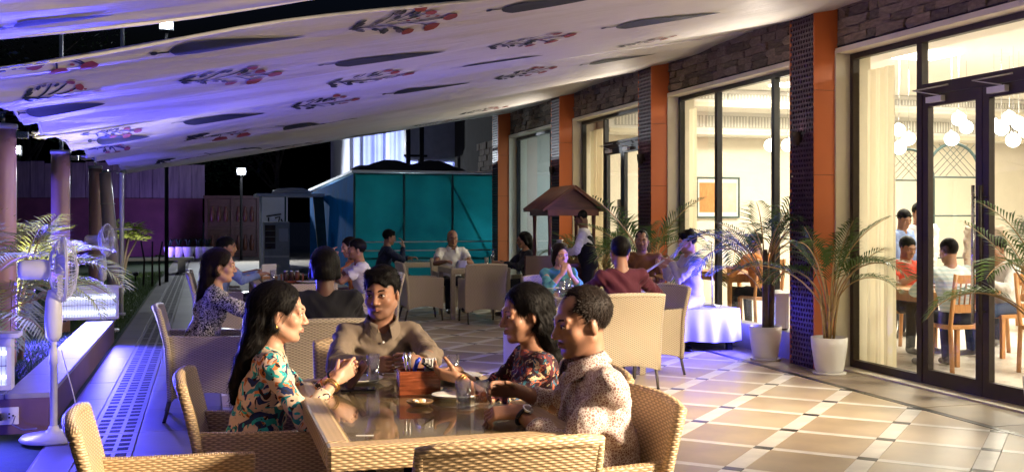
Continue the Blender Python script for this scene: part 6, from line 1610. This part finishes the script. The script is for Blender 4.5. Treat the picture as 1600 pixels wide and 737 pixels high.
person('man in a pale striped shirt seated indoors with his back to the doors', (6.98, 8.72, 0), -8, 'skin_mid', 'shirt_stripe', 'trouser_dark', 'short', lean=14, head=(0, -10, 0), vx=.0095, R=dict(w=(.14, .42, .80)), L=dict(w=(-.14, .42, .80)))
person('man in white standing indoors behind the diners', (8.75, 11.6, 0), 150, 'skin_mid', 'shirt_white', 'trouser_dark', 'short', lean=4, head=(20, -14, 0), pose='stand', vx=.011)
person('waiter in pale blue standing indoors with his head bowed', (8.2, 11.25, 0), 200, 'skin_brown', 'shirt_blue', 'trouser_dark', 'short', lean=6, head=(-20, -20, 0), pose='stand', vx=.011, scale=.95)
person('diner in a white shirt and jeans seated indoors near the right-hand door', (8.25, 9.5, 0), 95, 'skin_mid', 'shirt_white', 'trouser_jean', 'short', lean=16, head=(0, -10, 0), vx=.010, R=dict(w=(.12, .42, .80)), L=dict(w=(-.12, .42, .80)))
person('tall man in beige standing indoors behind the right-hand door', (8.75, 10.35, 0), 120, 'skin_mid', 'trouser_beige', 'trouser_dark', 'grey', 'hair_grey', lean=8, head=(0, -16, 0), pose='stand', vx=.011)
person('diner in orange seated indoors behind the blue-lit palm', (6.95, 12.42, 0), 15, 'skin_mid', 'shirt_orange', 'trouser_dark', 'short', lean=14, head=(20, -6, 0), vx=.011, R=dict(w=(.14, .42, .80)), L=dict(w=(-.14, .42, .80)))
for i, (x, y) in enumerate(((7.5, 9.75), (7.05, 9.25), (8.8, 7.0))): plate((x, y, .741), ['white plate before the man in red indoors', 'white plate before the man in the striped shirt', 'white plate on the table behind the double doors'][i])
# globe pendants
GL = [(1498, 186, 13.2), (1510, 199, 14.0), (1487, 217, 13.0), (1404, 203, 14.5), (1420, 217, 14.0), (1405, 231, 13.4), (1553, 196, 13.4), (1565, 201, 13.0), (1577, 184, 13.6), (1592, 193, 13.2), (1583, 219, 12.8), (1603, 205, 13.4), (1204, 227, 14.4), (1231, 227, 14.0)]
for i, (px, py, d) in enumerate(GL):
    p = WD(px, d, ZP(py, d)); o = empty('globe_pendant', (p.x, p.y, p.z), 0, ('glowing white globe lamp in the trio hung by the cream curtain' if px < 1450 else 'glowing white globe lamp in the trio hung before the lattice arch' if px < 1530 else 'glowing white globe lamp in the cluster hung above the man in beige') if px > 1300 else 'glowing globe lamp hanging indoors beyond the plain window', 'pendant lamp', 'globe pendants')
    bm = bmesh.new(); bmesh.ops.create_uvsphere(bm, u_segments=20, v_segments=12, radius=.085); MB().bm(bm, None, True).obj('globe', 'globe_glow', o)
    MB().tube([(0, 0, .085), (0, 0, 3.54 - p.z)], .003, 5).obj('wire', 'steel', o); MB().lathe([(.0, .079), (.025, .079), (.025, .10), (0, .105)], 10).obj('cap', 'steel', o)
# framed picture on the cross wall
p = WD(1128, 18.55, 0); fr = empty('framed_picture', (p.x, 16.985, 1.82), 0, 'framed picture of two warm-toned panels on the indoor wall', 'picture')
MB().box(-.40, .40, -.03, .0, -.33, .33).obj('mount', 'ceramic', fr)
for q in ((-.42, .42, .33, .36), (-.42, .42, -.36, -.33), (-.42, -.39, -.33, .33), (.39, .42, -.33, .33)): MB().box(q[0], q[1], -.045, -.0, q[2], q[3]).obj('frame_bar', 'lattice_teal', fr)
for x, m in ((-.2, 'light_wood'), (.2, 'picture_mat')): MB().box(x - .16, x + .16, -.034, -.0301, -.26, .26).obj('print', m, fr)
# arched lattice screens
for i, (px, d) in enumerate(((1420, 16.5), (1490, 15.2))):
    p = WD(px, d, 0); o = empty('arched_screen', (p.x, p.y, 0), rad(-6), 'dark arched lattice screen dividing the dining room' if i else 'slim arched lattice hoop beside the curtain indoors', 'screen')
    w_ = .42; zs = 2.05
    MB().tube([(-w_, 0, 0), (-w_, 0, zs)] + [(-w_ * math.cos(a * PI / 14), 0, zs + w_ * 1.15 * math.sin(a * PI / 14)) for a in range(1, 14)] + [(w_, 0, zs), (w_, 0, 0)], .022, 8).obj('arch_frame', 'lattice_teal', o)
    lm = MB()
    for k in range(9):
        t = -w_ + k * .1; lm.tube([(t, 0, zs + .02), (min(w_, t + .45), 0, zs + .02 + min(w_ - t, .45))], .005, 4) if t + .45 < w_ else None; lm.tube([(-t, 0, zs + .02), (max(-w_, -t - .45), 0, zs + .02 + min(w_ - t, .45))], .005, 4) if t + .45 < w_ else None
    for z in (.9, 1.5, zs): lm.tube([(-w_, 0, z), (w_, 0, z)], .014, 6)
    lm.obj('lattice', 'lattice_teal', o)
